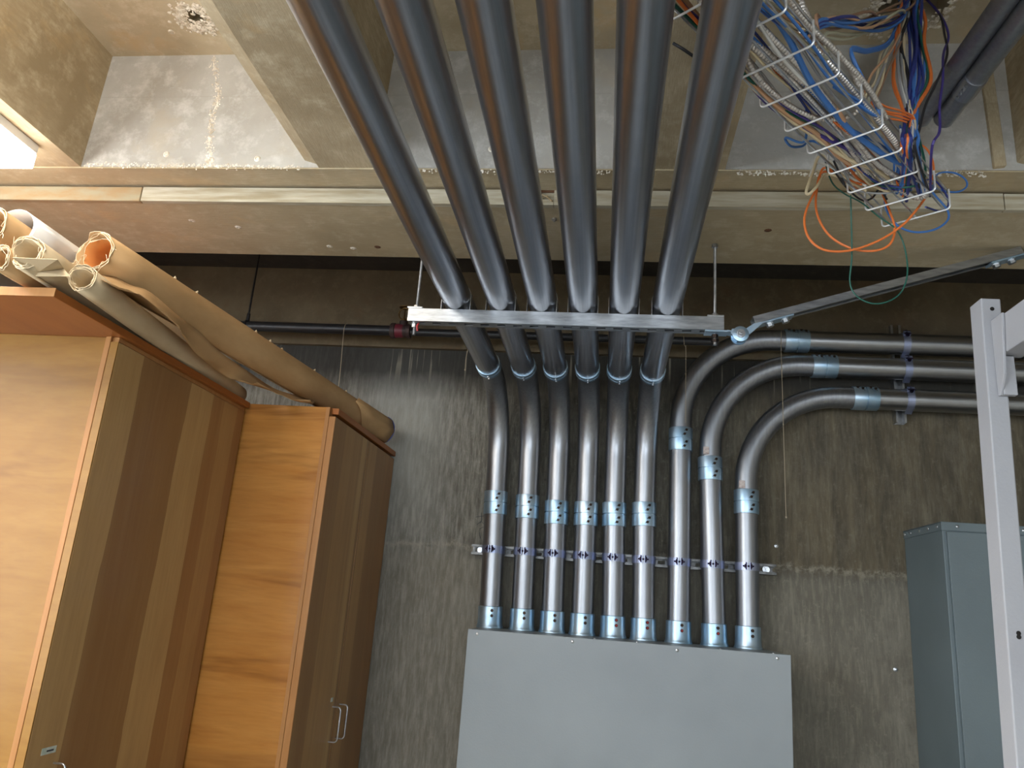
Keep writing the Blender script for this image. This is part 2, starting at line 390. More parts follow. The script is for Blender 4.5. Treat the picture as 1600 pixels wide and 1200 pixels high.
# slab with a broken-out hole in each of two coffers
holeA = on_z(305, 28, ZS); holeB = on_z(1432, 2, ZS)
def slab_with_holes():
    m = MB(); X0, X1 = XL-.2, XR+.2
    h = [(holeA.x-.028, holeA.x+.028, holeA.y-.03, holeA.y+.03), (holeB.x-.085, holeB.x+.085, holeB.y-.05, holeB.y+.08)]
    xs = sorted([X0, X1]+[q for a in h for q in a[:2]])
    for a, b in zip(xs[:-1], xs[1:]):
        mid = (a+b)/2; hh = [q for q in h if q[0] < mid < q[1]]
        if not hh: m.box((a, YF-.2, ZS), (b, YB, ZS+.2))
        else:
            q = hh[0]; m.box((a, YF-.2, ZS), (b, q[2], ZS+.2)).box((a, q[3], ZS), (b, YB, ZS+.2)).box((a, q[2], ZS+.17), (b, q[3], ZS+.2))
    return m
ceil = struct('ceiling', slab_with_holes(), M['slab'])
YG = 1.874
# joists (ribs) running away from the camera
def rib(x0, x1, nm, ch=True):
    c = .028
    prof = [(x0-.046, ZS+.01), (x0-.046, ZJ+.024), (x0-.003, ZJ+.010), (x0, ZJ+.008), (x0, ZJ), (x1, ZJ), (x1+.012, ZS+.01)]
    return struct(nm, MB().prism(prof, 'y', YF, YG+.01), M['joist'])
rib(-.856, -.690, 'trim_joist_left')
rib(.085, .282, 'trim_joist_centre')
rib(1.06, 1.23, 'trim_joist_right')
rib(2.0, 2.17, 'trim_joist_far_right')
rib(-1.80, -1.60, 'trim_joist_far_left')
struct('trim_girder', MB().box((XL, YG, ZJ), (XR, 1.985, ZS+.01)), M['coffer'])
struct('trim_girder_soffit', MB().box((XL, YG, ZJ-.004), (XR, 1.985, ZJ+.001)), M['beam'])
struct('trim_beam', MB().box((XL, 1.985, ZB), (XR, 2.335, ZS+.01)), M['beam'])
# shadow gap between soffit and board painted as a brown strip, then the nailed board on the beam face
def board(x0, x1, nm, mat, hole=None):
    m = MB(); z0, z1 = ZB-.002, ZJ-.012
    if hole:
        m.box((x0, 1.966, z0), (hole[0], 1.985, z1)).box((hole[1], 1.966, z0), (x1, 1.985, z1)).box((hole[0], 1.966, z0), (hole[1], 1.985, z0+.018))
        m.box((hole[0], 1.982, z0), (hole[1], 1.985, z1))
    else: m.box((x0, 1.966, z0), (x1, 1.985, z1))
    return struct(nm, m, mat, bevel=.003)
board(XL, -1.455, 'trim_board_left', M['trimorange'])
bd = board(-1.452, 1.02, 'trim_board_centre', M['trimwood'], (-.222, -.182))
board(1.022, XR, 'trim_board_right', M['trimwood'])
m = MB(); m.tube([(-.22, 1.972, 2.735), (-.20, 1.966, 2.722), (-.186, 1.964, 2.708)], .0022, 6); m.tube([(-.216, 1.97, 2.722), (-.2, 1.966, 2.728)], .0016, 6)
m.build('splinter', M['trimorange'], bd)
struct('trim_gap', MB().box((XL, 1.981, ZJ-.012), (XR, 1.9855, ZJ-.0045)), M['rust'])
# low strip of soffit against the wall, tan wall beam below it
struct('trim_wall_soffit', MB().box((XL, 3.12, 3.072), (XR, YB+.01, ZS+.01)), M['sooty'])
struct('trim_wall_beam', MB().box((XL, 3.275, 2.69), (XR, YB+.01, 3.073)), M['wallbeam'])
# faint vertical seam on the right coffer end
a = on_y(1541, 118, YG); b = on_y(1560, 262, YG)
struct('trim_form_seam', MB().prism([(a.x-.016, a.z), (a.x+.014, a.z+.01), (b.x+.016, b.z), (b.x-.014, b.z-.005)], 'y', YG-.012, YG+.01), M['joist'], bevel=.003)

# mineral crust: broken lumps along coffer edges and the leak
def lumps(pts, r0, r1, n, nm, mat, squash=(1, .4, 1), jit=.01):
    m = MB()
    import bmesh
    P = cr(pts, 12)
    for _ in range(n):
        u = random.random()*(len(P)-1); i = int(u); p = P[i].lerp(P[min(i+1, len(P)-1)], u-i)
        p = p+Vector((random.gauss(0, jit)*(1 if squash[0] == 1 else .3), random.gauss(0, jit)*(1 if squash[1] == 1 else .05), random.gauss(0, jit)*(1 if squash[2] == 1 else .05)))
        r = random.uniform(r0, r1)
        bm = bmesh.new(); bmesh.ops.create_icosphere(bm, subdivisions=1, radius=r)
        vs = [Vector((q.co.x*squash[0], q.co.y*squash[1], q.co.z*squash[2]))*random.uniform(.7, 1.3)+p for q in bm.verts]
        m.add(vs, [[q.index for q in f.verts] for f in bm.faces], False); bm.free()
    o = m.build(nm, mat); o['kind'] = 'stuff'; return o
leak = [on_y(x, y, YG) for x, y in ((334, 92), (338, 120), (342, 145), (335, 170), (330, 195), (327, 215), (328, 240), (326, 256))]
tag(lumps(leak, .001, .0038, 520, 'mineral_crust', M['crust'], jit=.006), 'white mineral crust running down the lit ceiling pocket face', 'mineral crust')
tag(lumps([on_y(x, y, YG) for x, y in ((135, 257), (250, 259), (350, 260), (470, 262))], .001, .0034, 420, 'mineral_crust', M['crust'], jit=.004), 'crumbly pale crust along bottom of the left ceiling pocket', 'mineral crust')
tag(lumps([on_y(x, y, YG) for x, y in ((600, 266), (760, 268), (870, 268), (1010, 271))], .001, .0034, 300, 'mineral_crust', M['crust'], jit=.003), 'crumbly pale crust behind the pipes under the middle pocket', 'mineral crust')
tag(lumps([on_y(x, y, YG) for x, y in ((1150, 270), (1260, 272), (1400, 272), (1540, 272))], .001, .0036, 340, 'mineral_crust', M['crust'], jit=.004), 'crumbly pale crust under the right pocket behind the cables', 'mineral crust')
gs = bpy.data.objects['trim_girder']
for x, y in ((260, 241), (402, 248), (330, 250), (915, 233), (768, 233), (1230, 160)):
    p = on_y(x, y, YG); m = MB(); m.lathe((p.x, YG, p.z), (0, -1, 0), [(0, .010), (.0018, .008), (.0022, .0058), (.0004, .0042), (.0004, .0001)], 14); m.build('form_tie_scar', M['crust'], gs)
for x, y in ((112, 23), (280, 19), (268, 50)):
    p = on_z(x, y, ZS); m = MB(); m.lathe((p.x, p.y, ZS), (0, 0, -1), [(0, .010), (.0018, .008), (.0022, .0058), (.0004, .0042), (.0004, .0001)], 14); m.build('form_tie_scar', M['crust'], ceil)
for x, y in ((515, 385), (552, 388), (590, 386), (372, 355), (1200, 360), (300, 345)):
    p = on_z(x, y, ZB); m = MB(); m.lathe((p.x, p.y, ZB), (0, 0, -1), [(0, .011), (.0015, .008), (.002, .005), (.0003, .004), (.0003, .0001)], 9); m.build('chipped_scar', M['crust'] if x < 560 else M['rust'], bpy.data.objects['trim_beam'])
def crater(c_, r, nm, label, seed):
    random.seed(seed); pts = []
    for k in range(22):
        an = 2*math.pi*k/22; rr = r*random.uniform(.8, 1.25); pts.append(Vector(c_)+Vector((math.cos(an)*rr, math.sin(an)*rr, -.001)))
    return tag(lumps(pts, .002, .007, 420, nm, M['crust'], (1, 1, .35), .012), label, 'rubble')
crater(holeA, .042, 'broken_concrete', 'rough broken concrete ringing the small hole in upper left ceiling', 3)
crater(holeB+Vector((0, .015, 0)), .10, 'broken_concrete', 'rough broken concrete ringing the cable hole in the ceiling', 4)
random.seed(11)

# ------------------------------------------------------------------ light fixtures, real and added fill
def troffer(x0, x1, y0, y1, z, label, mat):
    t_ = thing('ceiling_light', label, 'ceiling light', ((x0+x1)/2, (y0+y1)/2, z))
    m = MB().box((x0, y0, z+.03), (x1, y1, z+.058)); m.build('housing', M['white'], t_, .003)
    MB().box((x0, y0, z-.018), (x1, y1, z+.03)).build('diffuser', mat, t_, .004)
    return t_
troffer(-2.28, -1.652, .55, 1.765, 2.70, 'bright white ceiling light at upper left edge of photo', M['diffuser'])
t_ = thing('ceiling_light', 'ceiling light glowing up and down inside the left ceiling pocket', 'ceiling light', (-1.22, .4, 2.80))  # out-of-view uplight added to brighten the coffer
MB().box((-1.24, -.25, 2.86), (-1.20, 1.0, 2.90)).build('housing', M['white'], t_, .003)
MB().box((-1.40, -.25, 2.79), (-1.04, 1.0, 2.86)).build('diffuser', M['diffuser2'], t_, .008)
for y in (0, .75): MB().cyl((-1.22, y, 2.89), (-1.22, y, 3.15), .005, 10).build('hanger', M['white'], t_)

# ------------------------------------------------------------------ conduits
RC = .0445
XO = [-.500, -.356, -.226, -.099, .028, .160]           # overhead x
XV = [-.456, -.323, -.201, -.079, .037, .158, .300, .427, .564]   # riser x (upper)
XB = [-.443, -.314, -.193, -.074, .047, .166, .301, .438, .565]   # riser x (at the box)
YP = 3.21; ZO = 2.50; PT = 1.4955
ORD = ['leftmost', 'second from left', 'third from left', 'fourth from left', 'fifth from left', 'sixth from left', 'third from right', 'second from right', 'rightmost']
def screw(mb, p, d, r=.0055, h=.006):
    p = Vector(p); d = Vector(d).normalized(); mb.cyl(p, p+d*h, r, 8); mb.hexnut(p+d*(h+.0015), d, r*1.3, .003)
def coupling(par, p, d, L=.096, scr=None, nm='coupling', mat='zinc', side=None, spots=True):
    """set screw coupling centred at p along d"""
    p = Vector(p); d = Vector(d).normalized(); h = L/2; r = RC+.0042
    pr = [(-h, RC), (-h, r), (-h+.002, r+.0006), (-.0026, r+.0006), (-.0022, r-.0035), (.0022, r-.0035), (.0026, r+.0006), (h-.002, r+.0006), (h, r), (h, RC)]
    o = MB().lathe(p, d, pr, 40).build(nm, M[mat], par)
    if spots:
        s = Vector(side).normalized(); q = d.cross(s)
        for u, a in ((-.034, .1), (-.016, .25), (.016, .1), (.034, .25)):
            m = MB()
            dirn = (s*math.cos(a)+q*math.sin(a)).normalized(); screw(m, p+d*u+dirn*r, dirn, .0044, .003)
            m.tube([p+d*(u-.004)+(s*math.cos(a-.18)+q*math.sin(a-.18))*(r+.0006), p+d*(u+.001)+dirn*(r+.0008), p+d*(u+.006)+(s*math.cos(a+.2)+q*math.sin(a+.2))*(r+.0006)], .0009, 6)
            m.build('set_screw', M['screw'], o)
    return o
ztopc = [on_y(x, y, YP-.03).z for x, y in ((777, 785), (823, 791), (868, 800), (914, 802), (959, 803), (1006, 803), (1063, 685), (1110, 731), (1166, 783))]
HZ = {6: 2.757, 7: 2.648, 8: 2.515}
cpx = {6: (1246, 522), 7: (1290, 571), 8: (1354, 617)}
for i in range(9):
    if i < 6:
        lab = ['leftmost of six steel conduits running overhead and bending down to the grey box', 'second from left of six overhead steel conduits bending down to the box',
               'third from left of six overhead steel conduits bending down to the box', 'fourth from left of six overhead steel conduits bending down to the box',
               'fifth from left of six overhead steel conduits bending down to the box', 'rightmost of six overhead steel conduits, passing in front of the wire tray'][i]
        g = 'overhead steel conduits'
    else:
        lab = ['steel conduit rising from box and turning right highest on the wall', 'steel conduit turning right between the upper and lower wall conduits', 'rightmost steel conduit from box, turning right lowest on the wall'][i-6]
        g = 'steel conduits turning right along the wall'
    r_ = thing('steel_conduit', lab, 'conduit', (XB[i], YP, PT), g)
    zc = ztopc[i]
    xm = XB[i]+(XV[i]-XB[i])*(zc-PT)/.42
    # lower riser
    MB().cyl((XB[i], YP, PT+.006), (xm, YP, zc), RC, 48).build('riser', M['galv_v'], r_)
    up = Vector((xm-XB[i], 0, zc-PT)).normalized()
    # box connector
    z0 = PT
    co = MB().lathe((XB[i], YP, z0), up, [(0, .050), (0, .0535), (.004, .054), (.007, .0525), (.013, .0505), (.030, .0495), (.034, .0490), (.082, .0488), (.084, RC)], 40).build('box_connector', M['zinc'], r_)
    s = Vector((.25, -1, 0)).normalized() if i < 6 else Vector((.15, -1, 0)).normalized()
    for u in (.048, .068):
        m = MB(); screw(m, Vector((XB[i], YP, z0))+up*u+s*.0485, s, .005, .005); m.build('set_screw', M['screw'], co)
        if i in (4, 5) or (i in (6, 7) and u < .06): MB().hexnut(Vector((XB[i], YP, z0))+up*u+s*.0565, s, .0045, .002).build('red_mark', M['redmark'], co)
    coupling(r_, (xm, YP, zc), up, side=(.12, -1, 0))
    if i < 6:
        ye = 2.905 + .004*i*0
        # elbow from level to upright, with straight stub down to the coupling
        xa = XO[i]+(XV[i]-XO[i])*.35
        pth = rounded([(xa, ye-.03, ZO), (xa+(XV[i]-xa)*.5, YP, ZO), (xm, YP, zc)], .29, 18)
        MB().tube(pth, RC, 48).build('elbow', M['galv_v'], r_)
        d = Vector((xa-XO[i], ye-.03-YF, 0)).normalized()
        MB().cyl((XO[i], YF+.02, ZO), (xa, ye-.028, ZO), RC+.0002, 48).build('overhead_run', M['galv_y'], r_)
        coupling(r_, Vector((xa, ye-.012, ZO)), d, L=.052, nm='coupling', mat='zinc', side=(0, 0, -1), spots=False)
        for u in (-.012, .012):
            m = MB(); screw(m, (xa+.004, ye-.012+u, ZO-RC-.004), (0, 0, -1), .0035, .003); m.build('set_screw', M['bright'], r_)
    else:
        z1 = HZ[i]; ch = on_y(*cpx[i], YP-.03)
        pth = rounded([(xm, YP, zc), (XV[i], YP, z1), (ch.x, YP, z1)], .375, 20)
        MB().tube(pth, RC, 48).build('elbow', M['galv_v'], r_)
        MB().cyl((ch.x, YP, z1), (XR-.01, YP, z1), RC, 48).build('level_run', M['galv_x'], r_)
        coupling(r_, (ch.x, YP, z1), (1, 0, 0), L=.098, side=(0, -.6, .8), mat='zinc')
    if i >= 7:
        st = on_y(*((1104, 704) if i == 7 else (1160, 757)), YP-RC)
        MB().box((st.x-.013, YP-RC-.002, st.z-.014), (st.x+.010, YP-RC+.006, st.z+.016)).build('sticker', M['sticker'], r_)

# ------------------------------------------------------------------ strut channels
def strut_x(nm, par, x0, x1, yf, z0, depth=.0413, h=.0413, mat='dkstrut', open_='front'):
    """C channel along x; 'front': mouth towards -y with slotted back; 'top': mouth up with slotted bottom"""
    m = MB(); th = .0027
    if open_ == 'front':
        yb = yf+depth
        m.box((x0, yf, z0), (x1, yb, z0+th)).box((x0, yf, z0+h-th), (x1, yb, z0+h))
        m.box((x0, yf, z0+th), (x1, yf+.0025, z0+.0095)).box((x0, yf, z0+h-.0095), (x1, yf+.0025, z0+h-th))
        m.box((x0, yb-th, z0+th), (x1, yb, z0+.0135)).box((x0, yb-th, z0+h-.0135), (x1, yb, z0+h-th))
        n = int((x1-x0)/.0508)
        for k in range(n+1):
            xa = x0+k*.0508; m.box((max(x0, xa-.011), yb-th, z0+.0135), (min(x1, xa+.011), yb, z0+h-.0135))
    else:
        yb = yf+depth
        m.box((x0, yf, z0+.0001), (x1, yf+th, z0+h)).box((x0, yb-th, z0+.0001), (x1, yb, z0+h))
        m.box((x0, yf+th, z0+h-.0025), (x1, yf+.0095, z0+h)).box((x0, yb-.0095, z0+h-.0025), (x1, yb-th, z0+h))
        m.box((x0, yf+th, z0), (x1, yf+.0135, z0+th)).box((x0, yb-.0135, z0), (x1, yb-th, z0+th))
        n = int((x1-x0)/.0508)
        for k in range(n+1):
            xa = x0+.012+k*.0508; m.box((max(x0, xa-.012), yf+.0135, z0), (min(x1, xa+.012), yb-.0135, z0+th))
    return m.build(nm, M[mat], par)
def strap(par, c_, axis, front, dist, mat='zincstrap', w=.030, back=None, scr='darkscrew', rr=RC):
    """two piece pipe strap: band round the pipe, ears and bolt at the front, legs into the channel"""
    c_ = Vector(c_); ax = Vector(axis).normalized(); f = Vector(front).normalized(); q = ax.cross(f); r = rr+.0006; th = .002
    m = MB()
    for sgn in (-1, 1):
        ang = [math.radians(a) for a in range(6, 126, 8)]
        pts = [f*math.cos(a)*r+q*sgn*math.sin(a)*r for a in ang]
        outer = [f*math.cos(a)*(r+th)+q*sgn*math.sin(a)*(r+th) for a in ang]
        tail = -f*(dist-.001)+q*sgn*(r*.80)
        pts.append(tail); outer.append(tail+q*sgn*th)
        ear = f*(r+.016)+q*sgn*.0045
        pts = [ear]+pts; outer = [ear+q*sgn*th]+outer
        n = len(pts); vs = []
        for u in (-w/2, w/2): vs += [c_+ax*u+p for p in pts]+[c_+ax*u+p for p in outer]
        fs = []
        for i in range(n-1):
            fs += [(i, i+1, 2*n+i+1, 2*n+i), (n+i+1, n+i, 3*n+i, 3*n+i+1), (i+1, i, n+i, n+i+1), (2*n+i, 2*n+i+1, 3*n+i+1, 3*n+i)]
        fs += [(0, 2*n, 3*n, n), (n-1, 2*n-1, 4*n-1, 3*n-1)]
        m.add(vs, fs)
    o = m.build('pipe_strap', M[mat], par)
    m = MB(); p = c_+f*(r+.009); m.cyl(p-q*.021, p+q*.021, .0034, 10); m.hexnut(p-q*.0115, q, .0085, .006); m.hexnut(p+q*.0115, q, .0085, .006)
    for sg in (-1, 1): m.tube([p+ax*.014+q*sg*.0090+f*.004, p+q*sg*.0066+f*.004, p-ax*.013+q*sg*.0090+f*.004], .0032, 6)
    m.build('clamp_bolt', M[scr], o)
    return o
ws = thing('strut_channel', 'slotted metal strut channel bolted across wall behind nine upright conduits', 'strut channel', (.06, YB, 1.80))
strut_x('channel', ws, -.552, .686, YB-.0445, 1.782, depth=.0413)
zs = 1.803
for i in range(9):
    x = XB[i]+(XV[i]-XB[i])*(zs-PT)/.42
    strap(ws, (x, YP, zs), (0, 0, 1), (-.08 if i else -.12, -1, 0), .046)
for x in (-.517, .652):
    m = MB(); m.lathe((x, YB-.012, zs), (0, -1, 0), [(0, .014), (.003, .014), (.003, .0001)], 20); m.hexnut((x, YB-.02, zs), (0, 1, 0), .0105, .010); m.cyl((x, YB-.012, zs), (x, YB-.034, zs), .005, 10)
    m.build('anchor_bolt', M['bright'], ws)
# vertical strut behind the level conduits
x0 = 1.199
vs_ = thing('strut_channel', 'short upright strut channel holding three level conduits at the right wall', 'strut channel', (x0, YB, 2.42))
m = MB(); yf, h = YB-.0445, .0413
zA, zB_ = 2.432, 2.86
m.box((x0-.0206, yf, zA), (x0-.018, yf+.0413, zB_)).box((x0+.018, yf, zA), (x0+.0206, yf+.0413, zB_)).box((x0-.018, yf+.0387, zA), (x0+.018, yf+.0413, zB_))
m.box((x0-.018, yf, zA), (x0-.0115, yf+.0025, zB_)).box((x0+.0115, yf, zA), (x0+.018, yf+.0025, zB_))
m.build('channel', M['bright'], vs_)
for i in (6, 7, 8): strap(vs_, (x0+.012, YP, HZ[i]), (1, 0, 0), (0, -.75, .66), .0445, 'galvstrap' if False else 'zincstrap', w=.028)

# ------------------------------------------------------------------ trapeze hanger and its brace
tz = thing('trapeze_hanger', 'bright steel trapeze bar on two threaded rods under the six overhead conduits', 'pipe hanger', (-.15, 2.2, 2.414))
ZT = ZO-RC-.0413-.0005; YT = 2.18
strut_x('channel', tz, -.632, .324, YT, ZT, mat='strut', open_='top')
yc = YT+.0206
for i in range(6):
    x = XO[i]+(XV[i]-XO[i])*.35*(yc-YF)/(2.87-YF)
    c_ = Vector((x, yc, ZO)); m = MB(); r = RC+.0008; w_ = .028; th = .0018
    for sgn in (-1, 1):
        pts = [Vector((sgn*(r*.98), 0, -(RC+.001)))]+[Vector((sgn*math.cos(a)*r, 0, math.sin(a)*r)) for a in [math.radians(q) for q in range(-10, 86, 8)]]
        pts += [Vector((sgn*.005, 0, r+.014))]
        out = [Vector((p.x+sgn*th, 0, p.z+(th*.3 if p.z > 0 else 0))) for p in pts]; n = len(pts); vv = []
        for u in (-w_/2, w_/2): vv += [c_+p+Vector((0, u, 0)) for p in pts]+[c_+p+Vector((0, u, 0)) for p in out]
        fs = []
        for k in range(n-1): fs += [(k, k+1, 2*n+k+1, 2*n+k), (n+k+1, n+k, 3*n+k, 3*n+k+1), (k+1, k, n+k, n+k+1), (2*n+k, 2*n+k+1, 3*n+k+1, 3*n+k)]
        fs += [(0, 2*n, 3*n, n), (n-1, 2*n-1, 4*n-1, 3*n-1)]
        m.add(vv, fs)
    o = m.build('pipe_strap', M['bright'], tz)
    m = MB(); m.cyl(c_+Vector((-.018, 0, r+.010)), c_+Vector((.018, 0, r+.010)), .003, 8); m.build('clamp_bolt', M['darkscrew'], o)
def threaded(m, p0, p1, r=.0048):
    p0 = Vector(p0); p1 = Vector(p1); L = (p1-p0).length; n = int(L/.0012)
    m.tube([p0.lerp(p1, k/n) for k in range(n+1)], lambda i, u: r-(.0006 if i % 2 else 0), 10)
ztop = ZT+.0413
for k, x in enumerate((-.612, .300)):
    m = MB(); threaded(m, (x, yc, ZT-.040), (x, yc, ZB)); rod = m.build('threaded_rod', M['bright'], tz)
    m = MB(); m.box((x-.024, yc-.022, ztop+.0002), (x+.024, yc+.022, ztop+.0055)); m.build('square_washer', M['bright'], rod, .001)
    MB().hexnut((x, yc, ztop+.011), (0, 0, 1), .0098, .010).build('hex_nut', M['bright'], rod)
    MB().hexnut((x, yc, ZB-.006), (0, 0, 1), .0098, .010).build('hex_nut', M['bright'], rod)
    m = MB(); m.lathe((x, yc, ZT-.003), (0, 0, 1), [(0, .0048), (0, .013), (.0022, .013), (.0022, .0048)], 20); m.hexnut((x, yc, ZT-.010-(.004 if k else 0)), (0, 0, 1), .0098, .011)
    m.build('hex_nut', M['screw'] if k else M['bright'], rod)
    if k: MB().hexnut((x, yc, ZT-.0278), (0, 0, 1), .0098, .009).build('hex_nut', M['screw'], rod)
MB().tube([(-.600, yc-.002, ZT-.001), (-.603, yc-.006, ZT-.014), (-.600, yc-.005, ZT-.028)], .003, 8).build('red_tag', M['redmark'], tz)
# hinge fitting and brace
br = thing('sway_brace', 'steel strut brace slanting up right from hinge at end of hanging bar', 'strut brace', (.37, 2.2, 2.41))
hc = on_y(1157, 522, 2.185)
e0 = on_y(1176, 503, 2.2); e1 = on_y(1592, 394, 2.2)
bd_ = (e1-e0).normalized(); bn = Vector((-bd_.z, 0, bd_.x))
e1 = e0+bd_*((2.690-.0-e0.z)/bd_.z); Lb = (e1-e0).length
def bframe(o): return Matrix(((bd_.x, 0, bn.x, o.x), (0, 1, 0, o.y), (bd_.z, 0, bn.z, o.z), (0, 0, 0, 1)))
T_ = bframe(Vector((e0.x, yc, e0.z)))
m = MB(); hh = .0206
m.box((0, -.0206, -.012), (Lb, -.018, .010), T_).box((0, .018, -.012), (Lb, .0206, .010), T_).box((0, -.018, .0075), (Lb, .018, .010), T_)
m.box((0, -.018, -.012), (Lb, -.0105, -.0095), T_).box((0, .0105, -.012), (Lb, .018, -.0095), T_)
m.build('channel', M['strut'], br)
def hinge_plate():
    m = MB()
    # flat plate under the trapeze end
    m.box((.270, yc-.02, ZT-.0052), (.336, yc+.02, ZT-.0004))
    # neck curving down to a round eye
    pr = [Vector((.334, ZT-.0004, 0)), Vector((.350, ZT-.004, 0)), Vector((.358, ZT-.016, 0)), Vector((.366, ZT-.024, 0))]
    pts = cr([(p.x, yc, p.y) for p in pr], 6)
    for a, b in zip(pts[:-1], pts[1:]):
        d = (b-a); n_ = Vector((-d.z, 0, d.x)).normalized()*.0022
        y0, y1 = yc-.018, yc+.018
        vs = [(a-n_), (b-n_), (b+n_), (a+n_)]
        m.add([(p.x, y0, p.z) for p in vs]+[(p.x, y1, p.z) for p in vs], [(0, 1, 2, 3), (7, 6, 5, 4), (0, 1, 5, 4), (2, 3, 7, 6), (1, 2, 6, 5), (3, 0, 4, 7)])
    return m
hinge_plate().build('hinge_plate', M['zinc'], br)
m = MB()
m.lathe((hc.x, yc-.020, hc.z), (0, 1, 0), [(0, .0001), (0, .0215), (.001, .0235), (.005, .0235), (.005, .0001)], 28)
m.lathe((hc.x, yc+.010, hc.z), (0, 1, 0), [(0, .0001), (0, .0235), (.005, .0235), (.005, .0001)], 28)
for s0, s1 in ((Vector((hc.x-.020, 0, hc.z+.006)), Vector((.345, 0, ZT-.002))), (Vector((hc.x+.018, 0, hc.z+.006)), Vector((e0.x+bd_.x*.02, 0, e0.z-.006)))):
    d = (s1-s0); n_ = Vector((-d.z, 0, d.x)).normalized()*.010
    q = [s0-n_, s0+n_, s1+n_*.7, s1-n_*.7]
    m.add([(p.x, yc-.019, p.z) for p in q]+[(p.x, yc-.0145, p.z) for p in q], [(0, 1, 2, 3), (7, 6, 5, 4), (0, 1, 5, 4), (1, 2, 6, 5), (2, 3, 7, 6), (3, 0, 4, 7)])
m.box((.012, -.0185, -.0170), (.115, .0185, -.0125), T_)
m.build('hinge', M['zinc'], br)
m = MB(); m.lathe((hc.x, yc-.020, hc.z), (0, -1, 0), [(0, .0130), (.002, .0130), (.002, .0001)], 20); m.hexnut((hc.x, yc-.026, hc.z), (0, 1, 0), .0108, .009); m.cyl((hc.x, yc-.034, hc.z), (hc.x, yc+.02, hc.z), .005, 12)
m.build('hinge_bolt', M['bright'], br)
for u in (.045, .092, Lb-.075, Lb-.03):
    m = MB(); p = T_ @ Vector((u, 0, -.017)); dn = -bn
    m.lathe(p, dn, [(0, .0125), (.0025, .0125), (.0025, .0001)], 18); m.hexnut(p+dn*.007, dn, .0108, .009)
    m.build('brace_bolt', M['bright'], br)
m = MB(); m.box((Lb-.095, -.0185, -.0170), (Lb+.06, .0185, -.0125), T_); m.build('ceiling_plate', M['zinc'], br)

# ------------------------------------------------------------------ sprinkler pipe
sp = thing('sprinkler_pipe', 'thin black sprinkler pipe running along the top of the back wall', 'sprinkler pipe', (-.9, 3.12, 2.7))
ys, zp = 3.12, 2.714; tx = on_y(628, 516, ys).x
MB().cyl((XL+.01, ys, zp), (tx-.02, ys, zp), .0225, 28).build('pipe', M['blackpipe'], sp)
MB().cyl((tx+.02, ys, zp-.004), (.44, ys, zp-.004), .0168, 24).build('narrow_pipe', M['blackpipe'], sp)
m = MB(); m.lathe((tx-.048, ys, zp), (1, 0, 0), [(0, .0225), (0, .033), (.002, .0345), (.018, .0345), (.020, .031), (.050, .0285), (.070, .0275), (.072, .0315), (.088, .0315), (.090, .0168)], 28)
m.cyl((tx+.004, ys, zp+.018), (tx+.004, ys, zp+.044), .0185, 20)
tee = m.build('tee_fitting', M['castiron'], sp)
MB().lathe((tx-.026, ys, zp), (1, 0, 0), [(0, .0312), (.003, .0318), (.030, .0296), (.034, .0285)], 28).build('red_band', M['redpaint'], tee)
# sprinkler head, upright
hz = zp+.044; hx = tx+.004
m = MB(); m.hexnut((hx, ys, hz+.005), (0, 0, 1), .015, .010)
for s in (-1, 1):
    m.tube(cr([(hx+s*.006, ys, hz+.010), (hx+s*.022, ys, hz+.020), (hx+s*.026, ys, hz+.038), (hx+s*.018, ys, hz+.056), (hx, ys, hz+.066)], 5), .0034, 8)
m.cyl((hx, ys, hz+.012), (hx, ys, hz+.030), .006, 12, .003); m.cyl((hx, ys, hz+.03), (hx, ys, hz+.066), .0028, 10)
head = m.build('sprinkler_head', M['brass'], sp)
m = MB(); m.lathe((hx, ys, hz+.068), (0, 0, 1), [(0, .0001), (0, .014), (-.003, .027), (-.0015, .0275), (.003, .014), (.003, .0001)], 24)
m.build('deflector', M['brass'], head)
# hanger
xh = -1.646
m = MB(); m.cyl((xh, ys, zp+.045), (xh, ys, ZS), .0045, 10); m.build('hanger_rod', M['blackpipe'], sp)
m = MB(); m.tube([(xh, ys+math.sin(a)*.026, zp+math.cos(a)*.026) for a in [2*math.pi*k/24 for k in range(24)]], .0035, 8, closed=True); m.cyl((xh, ys, zp+.022), (xh, ys, zp+.06), .008, 10)
m.build('ring_hanger', M['blackpipe'], sp)

# ------------------------------------------------------------------ enclosures
def screws_row(par, pts, d, nm='panel_screw', mat='bright', r=.004):
    for p in pts:
        m = MB(); m.lathe(p, d, [(0, r*1.3), (.002, r*1.2), (.0035, r*.6), (.0038, .0001)], 12); m.build(nm, M[mat], par)
pb = thing('electrical_panel', 'large pale grey metal junction box that nine upright conduits enter', 'electrical box', (.09, 3.1, .3))
px0, px1, pyf = -.478, .653, 2.90
m = MB().box((px0+.002, pyf+.003, .42), (px1-.002, YB-.002, PT-.0)); m.build('box', M['panel'], pb, .002)
MB().box((px0, pyf-.004, .42), (px1, pyf+.0028, PT+.001)).build('front_cover', M['panel'], pb, .0015)
screws_row(pb, [(px0+.035, pyf-.004, PT-.014), (-.098, pyf-.004, PT-.014), (.268, pyf-.004, PT-.014), (px1-.045, pyf-.004, PT-.014)], (0, -1, 0), r=.0042)
screws_row(pb, [(x, pyf+.02, PT) for x in (-.02, .13, .42, .60)], (0, 0, 1), r=.004)
MB().box((px0+.05, pyf+.1, .0), (px1-.05, YB-.05, .42)).build('plinth', M['panel2'], pb)

